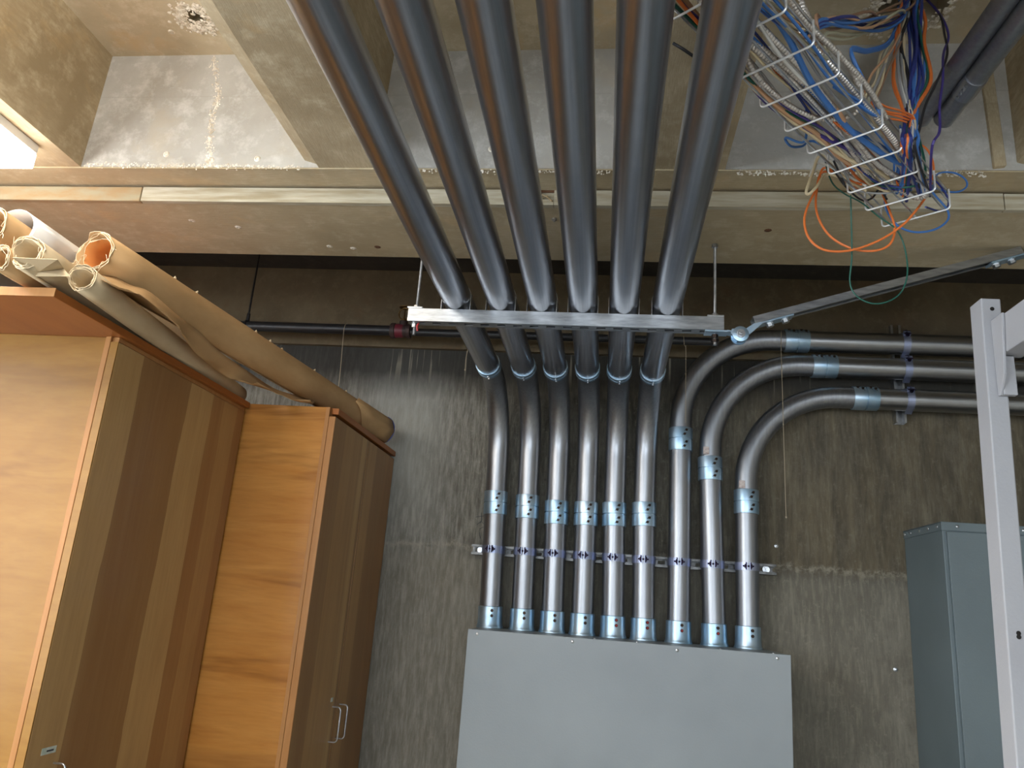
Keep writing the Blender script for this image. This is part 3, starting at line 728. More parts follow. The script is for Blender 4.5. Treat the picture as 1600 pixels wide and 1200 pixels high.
p2 = thing('electrical_panel', 'tall slate grey metal enclosure on right wall behind the steel rack post', 'electrical box', (1.6, 3.1, .2))
ex0, ex1, eyf, ez = 1.195, 2.10, 2.94, 1.99
MB().box((ex0, eyf, .10), (ex1, YB-.002, ez-.004)).build('box', M['panel2'], p2, .002)
m = MB(); m.box((ex0-.004, eyf-.005, ez-.030), (ex0-.0002, YB-.004, ez)).box((ex0-.004, eyf-.005, ez-.0038), (ex1+.004, YB-.004, ez+.001)).box((ex0-.004, eyf-.0052, ez-.030), (ex1+.004, eyf-.0004, ez))
m.build('top_flange', M['panel2'], p2, .001)
screws_row(p2, [(ex0-.004, y, ez-.014) for y in (2.97, 3.05, 3.13, 3.22, 3.28)], (-1, 0, 0), r=.0045)
screws_row(p2, [(x, eyf-.0052, ez-.014) for x in (ex0+.05, ex0+.27, ex0+.49, ex0+.7)], (0, -1, 0), r=.0045)
MB().box((ex0+.012, eyf-.012, .12), (ex1-.05, eyf-.0006, ez-.034)).build('door', M['panel2'], p2, .0015)
MB().box((ex0+.03, eyf+.03, 0), (ex1-.03, YB-.03, .10)).build('plinth', M['panel2'], p2)

# small wall anchors
for (x, y), lab in (((1213, 853), 'small shiny bolt head in wall above end of strut channel'), ((1399, 1046), 'tiny bright nail head in wall left of tall enclosure')):
    p = on_y(x, y, YB); m = MB(); m.lathe((p.x, YB-.0, p.z), (0, -1, 0), [(0, .008), (.002, .008), (.003, .0045), (.010, .0045), (.011, .0001)], 14)
    tag(m.build('anchor_bolt', M['bright']), lab, 'bolt')
# one bright anchor in the beam soffit
p = on_z(866, 342, ZB); m = MB(); m.lathe((p.x, p.y, ZB), (0, 0, -1), [(0, .008), (.004, .008), (.006, .004), (.012, .0001)], 14); tag(m.build('anchor_bolt', M['bright']), 'small bright bolt in beam underside beside fourth conduit', 'bolt')
# marker scribble on the wall left of the first conduit
m = MB()
for pts in ([(743, 808), (755, 806), (768, 808)], [(752, 801), (753, 812), (750, 818)], [(745, 820), (752, 814), (758, 822), (750, 826)], [(757, 816), (756, 830)], [(749, 832), (751, 842)], [(760, 802), (764, 813)]):
    m.tube([on_y(x, y, YB-.0006) for x, y in pts], .0011, 5)
tag(m.build('marker_writing', M['ink']), 'faint handwritten marker scribble on wall left of first upright conduit', 'marking')

# ------------------------------------------------------------------ rack frame at right
rk = thing('rack_frame', 'pale grey steel rack post with level beams at right edge', 'rack', (.71, 1.5, 0))
RT = Matrix.Translation((.714, 1.497, 1.9)) @ Matrix.Rotation(math.radians(1.1), 4, 'Y') @ Matrix.Translation((-.714, -1.497, -1.9))
m = MB(); xq0, xq1, yq0, yq1 = .697, .733, 1.475, 1.522
prof = [(xq0, yq0), (xq1, yq0), (xq1, yq1), (xq0, yq1)]
m.prism(prof, 'z', 0.01, 2.232, mat=RT); m.build('post', M['rack'], rk, .0025)
m = MB(); m.box((xq0, .50, 0), (xq1, .545, 2.232)); m.build('post', M['rack'], rk, .0025)
def rbeam(z0, z1, xo=.703):
    m = MB(); m.box((xo, .545, z0), (xo+.05, 1.474, z1)); return m
# upper beam: deep face towards the aisle, end connector with pointed tongue
ub = MB().box((.722, .545, 2.112), (.765, 1.476, 2.185)).build('beam', M['rack'], rk, .002)
m = MB(); m.prism([(1.474, 2.185), (1.474, 2.035), (1.466, 2.035), (1.445, 2.07), (1.44, 2.112), (1.43, 2.185)], 'x', .7165, .7215); m.box((.7215, 1.4605, 2.035), (.745, 1.4725, 2.11)); m.build('beam_connector', M['rack'], ub, .001)
lb = MB().box((.726, .545, 1.552), (.770, 1.474, 1.602)).build('beam', M['rack'], rk, .002)
m = MB(); m.prism([(1.474, 1.552), (1.474, 1.520), (1.462, 1.520), (1.452, 1.530), (1.455, 1.545), (1.446, 1.552)], 'x', .7255, .731); m.box((.7315, 1.461, 1.515), (.752, 1.473, 1.551)); m.build('beam_connector', M['rack'], lb, .001)
m = MB()
for z in (1.98+.25, 1.607, 1.613): 
    p = RT @ Vector((.716, yq0-.0005, z-(.02 if z > 2 else 0))); m.lathe(p, (0, -1, 0), [(0, .004), (.0006, .004), (.0008, .0001)], 10)
m.build('slot_mark', M['hole'], rk)

# ------------------------------------------------------------------ cabinets
ZC = 2.206
c1 = thing('wood_cabinet', 'nearer tall wooden cabinet at left edge with one wide striped door', 'cabinet', (-1.6, 2.1, 0))
fx = -1.265
MB().box((-1.98, 1.762, .08), (fx-.035, 1.782, ZC-.02)).build('side_panel', M['side1'], c1, .001)
MB().box((fx-.037, 1.752, .08), (fx-.022, 1.790, ZC-.02)).build('face_frame', M['edge'], c1, .0015)
MB().box((-1.98, 1.782, .08), (fx-.036, 2.495, ZC-.022)).build('carcass', M['edge'], c1)
m = MB(); m.box((-1.98, 1.485, ZC-.02), (fx+.012, 2.497, ZC)); m.build('top_board', M['top'], c1, .0015)
MB().box((-1.98, 1.483, ZC-.0205), (fx+.014, 1.4848, ZC+.0005)).build('edge_strip', M['edge'], c1, .0006)
MB().box((fx-.0215, 1.758, .10), (fx, 2.489, 2.172)).build('door', M['doorA'], c1, .0015)
MB().box((fx-.0217, 1.7535, .10), (fx-.0002, 1.7575, 2.172)).build('door_edge', M['side1'], c1, .0008)
MB().box((fx-.024, 1.76, 2.174), (fx-.004, 2.495, ZC-.0205)).build('top_rail', M['edge'], c1)
def pull(par, x, y, z, L=.115):
    m = MB(); pth = rounded([(x, y, z), (x+.032, y, z), (x+.032, y, z-L), (x, y, z-L)], .012, 6); m.tube(pth, .0028, 10)
    return m.build('handle', M['bright'], par)
pull(c1, fx, 1.858, 1.158)
lb_ = MB().box((fx, 1.805, 1.182), (fx+.0008, 1.855, 1.197)).build('label', M['label'], c1)
m = MB().box((fx+.0008, 1.822, 1.187), (fx+.0012, 1.846, 1.191)); m.build('print', M['ink'], lb_)
MB().box((-1.96, 1.8, 0), (fx-.06, 2.49, .08)).build('plinth', M['edge'], c1)

c2 = thing('wood_cabinet', 'farther wooden cabinet in wall corner with two doors and wire pulls', 'cabinet', (-1.25, 2.9, 0))
f2 = -.938; y0_ = 2.502
MB().box((-1.60, y0_, .08), (f2-.037, y0_+.02, ZC-.002)).build('side_panel', M['side2'], c2, .001)
MB().box((f2-.0365, y0_-.004, .08), (f2-.023, y0_+.03, ZC-.002)).build('face_frame', M['edge'], c2, .001)
MB().box((-1.60, y0_+.02, .08), (f2-.036, YB-.003, ZC-.022)).build('carcass', M['edge'], c2)
MB().box((-1.60, y0_+.0205, ZC-.0215), (f2+.001, YB-.003, ZC)).build('top_board', M['top'], c2, .001)
MB().box((f2-.0225, y0_+.004, .10), (f2, 2.905, 2.172)).build('door', M['doorB'], c2, .0015)
MB().box((f2-.0225, 2.909, .10), (f2, YB-.012, 2.172)).build('door', M['doorB'], c2, .0015)
MB().box((f2-.0227, y0_-.001, .10), (f2-.0002, y0_+.0036, 2.172)).build('door_edge', M['edge'], c2, .0008)
pull(c2, f2, 2.868, 1.196); pull(c2, f2, 2.946, 1.196)
l2 = MB().box((f2, 2.84, 1.214), (f2+.0008, 2.862, 1.228)).build('label', M['label'], c2)
MB().box((-1.58, y0_+.04, 0), (f2-.06, YB-.01, .08)).build('plinth', M['edge'], c2)

# ------------------------------------------------------------------ paper rolls on the cabinets
def spiral_roll(name, label, a, b, r, turns=3.0, gap=.0022, th=.0007, mat='kraft', ragged=.004, start=0.0, grow=None, group='paper rolls on the cabinets', inner=None, top=True, flat=1.0, seed=1):
    """sheet wound round the axis a->b; the near rim is uneven"""
    random.seed(seed)
    a = Vector(a); b = Vector(b); d = (b-a).normalized(); N = d.cross(Vector((0, 0, 1))).normalized(); B = N.cross(d)
    K = int(turns*30); L = (b-a).length; rows = 14
    vs = []; rag = [random.gauss(0, ragged) for _ in range(K+1)]
    rag = [(rag[max(0, k-1)]+rag[k]*2+rag[min(K, k+1)])/4 for k in range(K+1)]
    for j in range(rows+1):
        u = j/rows
        for k in range(K+1):
            an = start+2*math.pi*k/30; rr = r-gap*(turns-k/30)+random.gauss(0, .0003)
            off = rag[k]*(1-u)**6-.012*abs(math.sin(k*.21))*(1-u)**6*(ragged > .003)
            p = a+d*(L*u+off)+N*(math.cos(an)*rr)+B*(math.sin(an)*rr*flat); vs.append(p)
    n = K+1; fs = [(j*n+k, j*n+k+1, (j+1)*n+k+1, (j+1)*n+k) for j in range(rows) for k in range(K)]
    rim = [vs[k]+Vector((random.gauss(0, .0006), 0, random.gauss(0, .0006))) for k in range(n)]
    m = MB().add(vs, fs, True); o = m.build(name, M[mat]); o.data.shade_smooth() if hasattr(o.data, 'shade_smooth') else None
    s = o.modifiers.new('thickness', 'SOLIDIFY'); s.thickness = th*1.6; s.offset = -1
    if mat != 'whitepaper':
        MB().tube(rim, lambda i, u: .0006+.0008*random.random()**3, 6).build('torn_edge', M['edgepaper'], o)
        m = MB(); 
        for _ in range(5):
            p = random.choice(rim); m.tube(cr([p, p+Vector((random.gauss(0, .006), -.004, random.gauss(0, .006))), p+Vector((random.gauss(0, .010), -.008, random.gauss(0, .010)))], 4), .0007, 5)
        m.build('paper_fibre', M['edgepaper'], o)['kind'] = 'stuff'
    if top: tag(o, label, 'paper roll', group)
    return o
A = on_z(151, 396, 2.345); Bq = on_z(596, 672, 2.272)
d_ = (Bq-A).normalized(); Bq = A+d_*min((Bq-A).length, (3.27-A.y)/d_.y)
big = thing('paper_roll', 'largest brown kraft paper roll, on top of the others, reaching to the wall', 'paper roll', A, 'paper rolls on the cabinets')
o = spiral_roll('rolled_sheet', '', A, Bq, .056, 3.3, .0032, mat='kraft', ragged=.006, start=2.6, top=False, seed=5)
o.parent = big; o.matrix_parent_inverse = big.matrix_world.inverted()
o = spiral_roll('inner_sheet', '', A+d_*.012, A+d_*.5, .0445, 1.12, .0015, mat='kraftorange', ragged=.004, start=1.0, top=False, seed=6)
o.parent = big; o.matrix_parent_inverse = big.matrix_world.inverted()
m = MB(); rnd = random.Random(3)
for k in range(7):
    u = [.24, .62, .70, .77, 1.22, .33, .98][k]; p = A+d_*u+Vector((0.02, 0, .052)); m.lathe(p+Vector((0, 0, -.002)), (rnd.uniform(-.3, .6), rnd.uniform(-.4, .4), 1), [(0, .0001), (0, .0045), (.004, .003), (.008, .0005)], 6)
m.build('paper_shred', M['kraftlight'], big)
# torn loose sheet drooping from the roll towards the cabinet edge
def flap():
    up_ = [(160, 428), (200, 442), (240, 462), (300, 510), (340, 545), (400, 590), (450, 615), (492, 626)]
    lo_ = [(158, 436), (196, 452), (232, 468), (270, 500), (300, 545), (322, 566), (352, 588), (400, 600), (450, 620), (486, 627)]
    n = 34; U = cr([on_z(x, y, 2.30-.055*i/7) for i, (x, y) in enumerate(up_)], 8); Lw = cr([on_z(x, y, 2.245-.03*i/9) for i, (x, y) in enumerate(lo_)], 8)
    rnd = random.Random(4); vs = []; rows = 7
    for k in range(n):
        t0 = k/(n-1)*(len(U)-1); a = U[int(t0)].lerp(U[min(int(t0)+1, len(U)-1)], t0-int(t0))
        t1 = k/(n-1)*(len(Lw)-1); b = Lw[int(t1)].lerp(Lw[min(int(t1)+1, len(Lw)-1)], t1-int(t1))
        for j in range(rows):
            u = j/(rows-1); p = a.lerp(b, u); p = p+Vector((0, 0, -.010*math.sin(u*math.pi)+.003*math.sin(k*.9+u*3)))
            if j == rows-1: p += Vector((rnd.gauss(0, .002), rnd.gauss(0, .006), rnd.gauss(0, .002)))
            vs.append(p)
    return MB().add(vs, [(k*rows+j, (k+1)*rows+j, (k+1)*rows+j+1, k*rows+j+1) for k in range(n-1) for j in range(rows-1)], True)
o = flap().build('torn_sheet', M['kraft'], big)
s = o.modifiers.new('thickness', 'SOLIDIFY'); s.thickness = .0012; s.offset = 0
# wrapped far end with a blue rim
ea = Bq-d_*.26; eb = Bq+d_*.002
m = MB(); N_ = d_.cross(Vector((0, 0, 1))).normalized(); B_ = N_.cross(d_)
vs = []; 
for j in range(5):
    for k in range(22):
        an = -1.2+2.9*k/21; rr = .0595+.002*math.sin(k); p = ea+(eb-ea)*(j/4)+d_*((.09-abs(k-11)*.012)*(j == 0)*-1)+N_*(math.cos(an)*rr)+B_*(math.sin(an)*rr); vs.append(p)
m.add(vs, [(j*22+k, j*22+k+1, (j+1)*22+k+1, (j+1)*22+k) for j in range(4) for k in range(21)], True)
o = m.build('end_wrap', M['kraft'], big); s = o.modifiers.new('thickness', 'SOLIDIFY'); s.thickness = .0012; s.offset = 1
m = MB(); m.tube([eb-d_*.004+N_*(math.cos(a)*.0615)+B_*(math.sin(a)*.0615) for a in [-1.0+2.2*k/20 for k in range(21)]], .0026, 8); m.build('blue_rim', M['bluetape'], big)
# second: smaller roll lying along the cabinet edge
za = ZC+.0345
P1 = on_z(131, 437, za); P2 = on_z(392, 632, za); dd = (P2-P1).normalized()
P2 = P1+dd*1.02
spiral_roll('paper_roll', 'small pale kraft roll lying along the cabinet edge under the largest roll', P1, P2, .0335, 3.4, .0030, mat='kraftlight', ragged=.005, start=.7, seed=8)
P1 = on_z(46, 397, 2.258); P2 = P1+Vector((-.05, 1.0, -.012))
spiral_roll('paper_roll', 'medium pale kraft roll left of the small roll, its open end crossed by string', P1, P2, .040, 4.2, .0030, mat='kraftlight', ragged=.005, start=3.6, seed=9)
P1 = on_z(2, 404, 2.244); P2 = P1+Vector((-.03, .95, 0))
spiral_roll('paper_roll', 'small kraft roll cut off by left photo edge', P1, P2, .0300, 3.0, .0030, mat='kraft', ragged=.004, start=2, seed=10)
P1 = on_z(-18, 350, 2.325); P2 = P1+Vector((-.02, 1.0, 0))
spiral_roll('paper_roll', 'large kraft roll behind the string-crossed roll at left edge', P1, P2, .045, 3.0, .0030, mat='kraft', ragged=.003, start=2, seed=12)
P1 = on_z(22, 356, 2.345); P2 = P1+Vector((.0, 1.05, -.01))
spiral_roll('paper_roll', 'loose white paper roll with grey inside beside the largest kraft roll', P1, P2, .056, 1.22, .0070, mat='whitepaper', ragged=.0, start=-.9, seed=13, flat=.95)
# folded paper scrap beneath the medium roll
m = MB(); q = [on_z(20, 402, 2.235), on_z(55, 432, 2.212), on_z(110, 432, 2.214), on_z(90, 405, 2.235), on_z(60, 425, 2.224), on_z(100, 420, 2.24)]
m.add(q, [(0, 1, 4), (1, 2, 4), (4, 2, 5), (4, 5, 3), (0, 4, 3)])
o = m.build('paper_scrap', M['kraftlight']); s = o.modifiers.new('thickness', 'SOLIDIFY'); s.thickness = .001
tag(o, 'crumpled pale paper scrap under the string-crossed roll', 'paper')
# strings
def string(pts, lab, mat='string', r=.0013, knot=None):
    m = MB().tube(cr(pts, 5), r, 6)
    if knot is not None: m.lathe(knot+Vector((0, 0, .004)), (0, 0, -1), [(0, .0006), (.002, .0032), (.005, .0034), (.009, .0012), (.010, .0003)], 8)
    return tag(m.build('string', M[mat]), lab, 'string', 'hanging strings')
sx = -1.178
string([(sx+.002, ys+.0245, zp+.008), (sx+.001, ys, zp+.0248), (sx, ys-.0245, zp+.002), (sx+.002, ys-.026, zp-.06), (sx+.010, ys-.027, zp-.2), (sx+.012, ys-.026, zp-.3), (sx+.016, ys-.03, zp-.40)], 'pale string tied over black pipe, hanging to cabinet top')
q = on_y(731, 543, 3.10)
string([(q.x, ys-.018, zp-.012), (q.x, ys-.0195, q.z-.01), (q.x-.004, ys-.02, q.z-.05), (q.x-.003, ys-.02, q.z-.10)], 'short frayed string end hanging left of the first conduit', knot=Vector((q.x-.003, ys-.02, q.z-.10)))
q = on_y(1070, 528, 3.09)
string([(q.x-.004, ys-.018, q.z+.012), (q.x, ys-.0185, q.z-.03), (q.x+.006, ys-.0195, q.z-.045), (q.x+.007, ys-.021, q.z-.2), (q.x+.008, ys-.022, q.z-.36)], 'thin string hanging from black pipe over the upper wall conduit bend', 'string', .0011)
q = on_y(1222, 530, 3.15)
string([(q.x+.002, 3.21-.036, HZ[6]+.030), (q.x, 3.21-.0462, HZ[6]), (q.x-.002, 3.163, HZ[6]-.06), (q.x-.002, 3.158, q.z-.2), (q.x-.001, 3.157, q.z-.45), (q.x+.001, 3.157, q.z-.745)], 'long thin string with end knot hanging right of the bending conduits', 'string', .0012, knot=Vector((q.x+.001, 3.157, q.z-.74)))

# ------------------------------------------------------------------ wire basket tray
TL = Vector((.266, 1.322, 2.5515)); TA = Vector((.625, .780, 0)).normalized(); TBv = Vector((.780, -.625, 0)); PITCH = .1013; TW = .152; TH = .050
def tp(s, w_, h): return TL+TA*(s*PITCH)+TBv*(w_*TW)+Vector((0, 0, h))
tr = thing('cable_tray', 'bright wire basket cable tray crossing above the rightmost overhead conduit', 'cable tray', tuple(tp(0, .5, 0)))
for s in range(-13, 7):
    e = (0, 0)
    m = MB().tube(rounded([tp(s, 0, TH), tp(s, 0, 0), tp(s, 1, 0), tp(s, 1, TH)], .009, 5), .0022, 8)
    m.build('cross_wire', M['wirez'], tr)
for w_, h in ((0, TH), (0, .024), (.10, .0045), (.5, .0045), (.90, .0045), (1, .024), (1, TH)):
    off = .0044*(1 if w_ == 0 else (-1 if w_ == 1 else 0))
    m = MB().tube([tp(-13.4, w_, h)+TBv*off, tp(6.15, w_, h)+TBv*off], .0021, 8); m.build('long_wire', M['bright'], tr)

# ------------------------------------------------------------------ armoured cables and data cables
def wire(pts, r, mat, lab, nm='cable', cat='cable', group=None, n=8, sub=7, jit=0):
    P = cr(pts, sub)
    return tag(MB().tube(P, r, n).build(nm, mat), lab, cat, group)
def armour(pts, r, lab, group='armoured cables in the tray'):
    P = cr(pts, 10); L = [0]
    for a, b in zip(P[:-1], P[1:]): L.append(L[-1]+(b-a).length)
    step = .0025; n = int(L[-1]/step); Q = []; i = 0
    for k in range(n+1):
        s = k*step
        while i < len(L)-2 and L[i+1] < s: i += 1
        Q.append(P[i].lerp(P[i+1], (s-L[i])/max(1e-9, L[i+1]-L[i])))
    return tag(MB().tube(Q, lambda k, u: r*(1.0 if k % 3 == 0 else (.97 if k % 3 == 1 else .70)), 12).build('armoured_cable', M['armour']), lab, 'armoured cable', group)
B0 = .012
armour([tp(-13, .95, .030), tp(-8, .9, .030), tp(-4, .75, .034), tp(-1.5, .80, .040), tp(1, .92, .030), tp(3, .93, .022), tp(4.6, .90, .018), tp(5.2, .85, .012), tp(5.3, .7, .012), tp(4.9, .6, .014), tp(4.4, .55, .016)], .0072, 'thickest armoured cable along right side of the tray, hooking at its end')
armour([tp(-13, .7, .022), tp(-7, .72, .022), tp(-3.5, .6, .03), tp(-2, .62, .02), tp(0, .66, .016), tp(2, .60, .014), tp(3.2, .58, .012), tp(4.2, .66, .016), tp(5, .72, .03)], .0060, 'slim armoured cable along middle of the tray')
armour([tp(-13, .5, .022), tp(-7, .52, .024), tp(-3.5, .40, .03), tp(-2, .42, .02), tp(0, .56, .016), tp(1.2, .60, .014), tp(2.2, .55, .014), tp(3.4, .50, .014), tp(4.6, .48, .02)], .0060, 'armoured cable curving left of centre in the tray')
armour([tp(-13, .4, .012), tp(-7, .4, .014), tp(-3.5, .34, .016), tp(-2.2, .36, .014), tp(-1, .46, .010), tp(.2, .50, .010), tp(1.4, .50, .010), tp(2.4, .46, .010), tp(3.4, .40, .012), tp(4.2, .36, .02)], .0058, 'lowest armoured cable resting on the tray wires')
armour([tp(-3.2, .45, .040), tp(-1.6, .30, .030), tp(-.8, .22, .012), tp(.2, .24, .010), tp(1.0, .38, .010), tp(1.4, .58, .014), tp(1.5, .80, .020), tp(1.2, .95, .032), tp(.6, .98, .05), tp(-.2, .9, .07)], .0054, 'armoured cable making a U-shaped loop across the tray')
armour([tp(-5, 1.0, .035), tp(-3.2, 1.05, .055), tp(-2.2, .98, .055), tp(-1.2, .92, .05), tp(0, .98, .050), tp(1.2, 1.02, .045), tp(2.4, .96, .045)], .0060, 'armoured cable riding on right rim of the tray')
armour([tuple(holeB+Vector((-.02, .03, .08))), on_z(1434, 28, 3.08), on_z(1436, 55, 3.0), on_z(1437, 80, 2.92), on_z(1436, 108, 2.84)], .0052, 'armoured cable hanging down from the ceiling hole', 'armoured cables from the ceiling hole')
armour([on_z(1248, -60, 2.75), on_z(1252, 0, 2.72), on_z(1262, 25, 2.68), on_z(1273, 55, 2.62), tp(-.6, .8, .05)], .0060, 'armoured cable dropping into top of the tray')

rnd = random.Random(21)
tray_cols = [('blue', 3, .6, .85), ('navy', 2, .3, .7), ('purple', 1, .05, .2), ('cream', 1, .2, .35), ('orange', 2, .05, .3), ('green', 1, .1, .3), ('grey', 3, .4, .9), ('white', 1, .6, .9)]
NM = dict(blue='blue', navy='dark blue', purple='purple', cream='cream', orange='orange', tan='tan', green='green', grey='grey', white='white', black='black', brown='brown', pale='pale yellow')
for col, cnt, w0, w1 in tray_cols:
    for k in range(cnt):
        w_ = rnd.uniform(w0, w1); pts = []
        for s in (-13, -9, -6, -4, -2.4, -1, .3, 1.6, 3.0, 4.2):
            w_ = min(.93, max(.06, w_+rnd.gauss(0, .05)))
            sag = .16 if (s > 1 and w0 < .2) else 0
            pts.append(tp(s, min(.94, w_+sag), .008+rnd.uniform(0, .018)))
        pts += [tp(4.9, .6+rnd.uniform(-.2, .3), .03), on_y(1430+rnd.uniform(-25, 12), 190+rnd.uniform(0, 20), 1.76+rnd.uniform(-.02, .02))]
        wire(pts, rnd.uniform(.0024, .0032), CAB[col], 'thin %s cable lying lengthwise in the wire tray' % NM[col], group='%s cables in the wire tray' % NM[col])
# thick pale cables along the left side of the tray
wire([tp(-5, .3, .02), tp(-1.6, .08, .03), tp(-.4, .10, .012), tp(.6, .16, .010), tp(1.6, .26, .010), tp(2.6, .26, .010), tp(3.5, .36, .012)], .0052, CAB['tan'], 'thick tan cable curving along left side of the tray')
wire([tp(-5, .2, .02), tp(-1.8, .0, .045), tp(-.5, .05, .018), tp(.6, .12, .010), tp(1.7, .22, .009), tp(2.8, .34, .009), tp(3.6, .5, .012), tp(4.4, .55, .02)], .0044, CAB['cream'], 'cream cable curving along left side of the tray beside tan cable')
wire([tp(-4, .2, .03), tp(-1.2, .05, .03), tp(0, .06, .012), tp(1, .16, .010), tp(2, .34, .010), tp(2.8, .5, .010)], .0042, CAB['purple'], 'thick purple cable bulging below left side of the tray')
wire([tp(-6, .75, .045), tp(-3.4, .70, .045), tp(-1.5, .76, .03), tp(0, .66, .010), tp(1.5, .62, .010), tp(2.3, .66, .010), tp(3.4, .78, .012), tp(4.2, .92, .02)], .0060, CAB['blue'], 'thickest blue cable running through middle of the tray')
wire([tp(1.0, .3, .04), tp(1.8, .02, .02), on_y(1228, 215, 1.50), on_y(1235, 228, 1.52), on_y(1252, 229, 1.55), on_y(1275, 222, 1.58), tp(3.3, .30, .008)], .0026, CAB['blue'], 'blue cable looping just below left side of the tray')

# from the ceiling hole towards the tray and the hanging curtain
hb = holeB+Vector((0, .02, .06))
def jj(a): return Vector((rnd.gauss(0, a), rnd.gauss(0, a), rnd.gauss(0, a)))
for k in range(6):   # tan and cream cables sweeping left
    col = ['brown', 'brown', 'tan', 'cream', 'tan', 'pale'][k]
    wire([hb+jj(.02), on_z(1418, 12, 3.08)+jj(.012), on_z(1390, 24, 2.98)+jj(.012), on_z(1350, 32+k*2, 2.84)+jj(.012), on_z(1305, 30+k*3, 2.72)+jj(.01), on_z(1275, 24+k*5, 2.64), tp(-.4-.3*k, .85, .03), tp(-3, .7, .03), tp(-8, .6, .03)], .0030, CAB[col], '%s cable sweeping left from ceiling hole to the tray' % NM[col], group='cables from ceiling hole to tray')
for k in range(5):
    col = ['blue', 'navy', 'blue', 'navy', 'blue'][k]
    wire([hb+jj(.02), on_z(1410, 22, 3.04)+jj(.01), on_z(1370, 40, 2.92)+jj(.01), on_z(1320, 36, 2.76)+jj(.008), on_z(1285, 30+3*k, 2.66), tp(-1.2, .8, .03), tp(-4, .6, .03), tp(-9, .5, .03)], .0034, CAB[col], '%s cable sweeping left from ceiling hole to the tray' % NM[col], group='cables from ceiling hole to tray')
wire([hb, on_z(1400, 34, 3.02), on_z(1370, 47, 2.92), on_z(1330, 54, 2.80), on_z(1290, 53, 2.68), tp(-.2, .9, .03), tp(-2, .8, .02)], .0034, CAB['pale'], 'pale yellow cable sweeping lowest from ceiling hole to the tray')
for k in range(3):
    wire([hb+jj(.01), on_z(1400, 42+k*2, 3.0), on_z(1385, 68+k*2, 2.9), on_z(1355, 78+k*2, 2.78), on_z(1330, 82+k*2, 2.68), tp(2.0, .96, .03), tp(.5, .8, .02)], .0034, CAB['blue'], 'blue cable arching from ceiling hole to middle of the tray', group='blue cables arching to middle of tray')
for k in range(6):
    col = ['cream', 'tan', 'pale', 'grey', 'cream', 'brown'][k]; x0q = 1330+k*9
    wire([hb+jj(.015), on_z(1408+k*2, 40, 3.02), on_z(1385+k*3, 80, 2.88)+jj(.006), on_z(1362+k*4, 125, 2.74)+jj(.006), on_z(1352+k*3, 165+k*3, 2.61), tp(3.4, .85, .015), tp(4.4, .7, .012)], .0028, CAB[col], '%s cable slanting down from ceiling hole into the tray end' % NM[col], group='cables slanting into tray end')
cur = [('orange', 1396), ('grey', 1402), ('white', 1408), ('cream', 1412), ('navy', 1418), ('blue', 1424), ('blue', 1428), ('navy', 1432), ('grey', 1416), ('blue', 1438), ('navy', 1421), ('orange', 1400), ('blue', 1434), ('orange', 1448), ('green', 1441), ('grey', 1406), ('navy', 1427), ('blue', 1431), ('black', 1414), ('navy', 1436)]
for k, (col, x) in enumerate(cur):
    xe = 1418+rnd.uniform(-6, 14)
    wire([hb+jj(.02), on_z(1425+(x-1425)*.4, 20, 3.07)+jj(.006), on_z(x, 70, 2.93)+jj(.006), on_z(x+rnd.uniform(-4, 4), 120, 2.80)+jj(.006), on_z((x+xe)/2, 165, 2.69), on_z(xe, 200, 2.61), on_z(xe+rnd.uniform(-12, 8), 228, 2.56), tp(5.0+rnd.uniform(-.6, .4), .8+rnd.uniform(-.3, .1), .012)], rnd.uniform(.0028, .0042), CAB[col], '%s cable in curtain hanging from ceiling hole to tray end' % NM[col], group='cable curtain under ceiling hole')
for k in range(2):
    wire([hb+Vector((.03, .02, 0)), on_z(1468, 22, 3.06), on_z(1476+k*6, 55, 2.97), on_z(1480-k*6, 85, 2.88), on_z(1465+k*8, 125, 2.78), on_z(1446+k*22, 165, 2.68), on_z(1436+k*32, 205, 2.60), on_z(1430+k*26, 232, 2.55), tp(5.4, .85, .012)], .0028, CAB['black' if k == 0 else 'purple'], ['black cable bowing out right of the hanging cable curtain', 'purple cable bowing out right below the two short conduits'][k])
for k in range(4):   # orange bundle lying across the tray end
    wire([tp(3.0, .80, .03), on_z(1362, 160+k*5, 2.615), on_z(1385, 167+k*5+(k%2)*2, 2.62), on_z(1410, 174+k*5, 2.63-.004*k), on_z(1426, 182+k*5, 2.64), on_z(1433, 198+k*5, 2.62)], .0021, CAB['orange'], 'orange cable crossing behind right rim of the tray', group='orange cables behind tray rim')
# white / light blue glints hanging at the tray end
for k in range(7):
    col = ['blue', 'blue', 'white', 'blue', 'white', 'blue', 'cream'][k]
    wire([on_y(1424+k*2, 196, 1.74), on_y(1412+k*3, 225, 1.73)+jj(.004), on_y(1402+k*4, 250, 1.72)+jj(.005), on_y(1392+k*5, 275, 1.70)+jj(.005), on_y(1370+k*3, 290, 1.68), tp(4.2, .4+k*.03, .012)], .0026, CAB[col], '%s cable curling down into far end of the tray' % NM[col], group='cables curling into tray end')
# loops hanging below
wire([tp(4.2, .1, .012), on_y(1290, 262, 1.72), on_y(1278, 290, 1.72), on_y(1261, 325, 1.72), on_y(1257, 350, 1.72), on_y(1266, 375, 1.72), on_y(1290, 391, 1.72), on_y(1330, 391, 1.72), on_y(1375, 375, 1.72), on_y(1410, 352, 1.72), on_y(1432, 328, 1.72), on_y(1446, 309, 1.73)], .0028, CAB['orange'], 'orange cable loop hanging widest to the left below the tray')
wire([tp(4.0, .2, .012), on_y(1288, 268, 1.74), on_y(1276, 300, 1.74), on_y(1277, 335, 1.74), on_y(1296, 368, 1.74), on_y(1330, 388, 1.74), on_y(1365, 392, 1.74), on_y(1390, 382, 1.74), on_y(1398, 358, 1.74), on_y(1390, 330, 1.74), on_y(1378, 300, 1.75), on_y(1376, 285, 1.75)], .0028, CAB['orange'], 'orange cable loop crossing inside the wider orange loop')
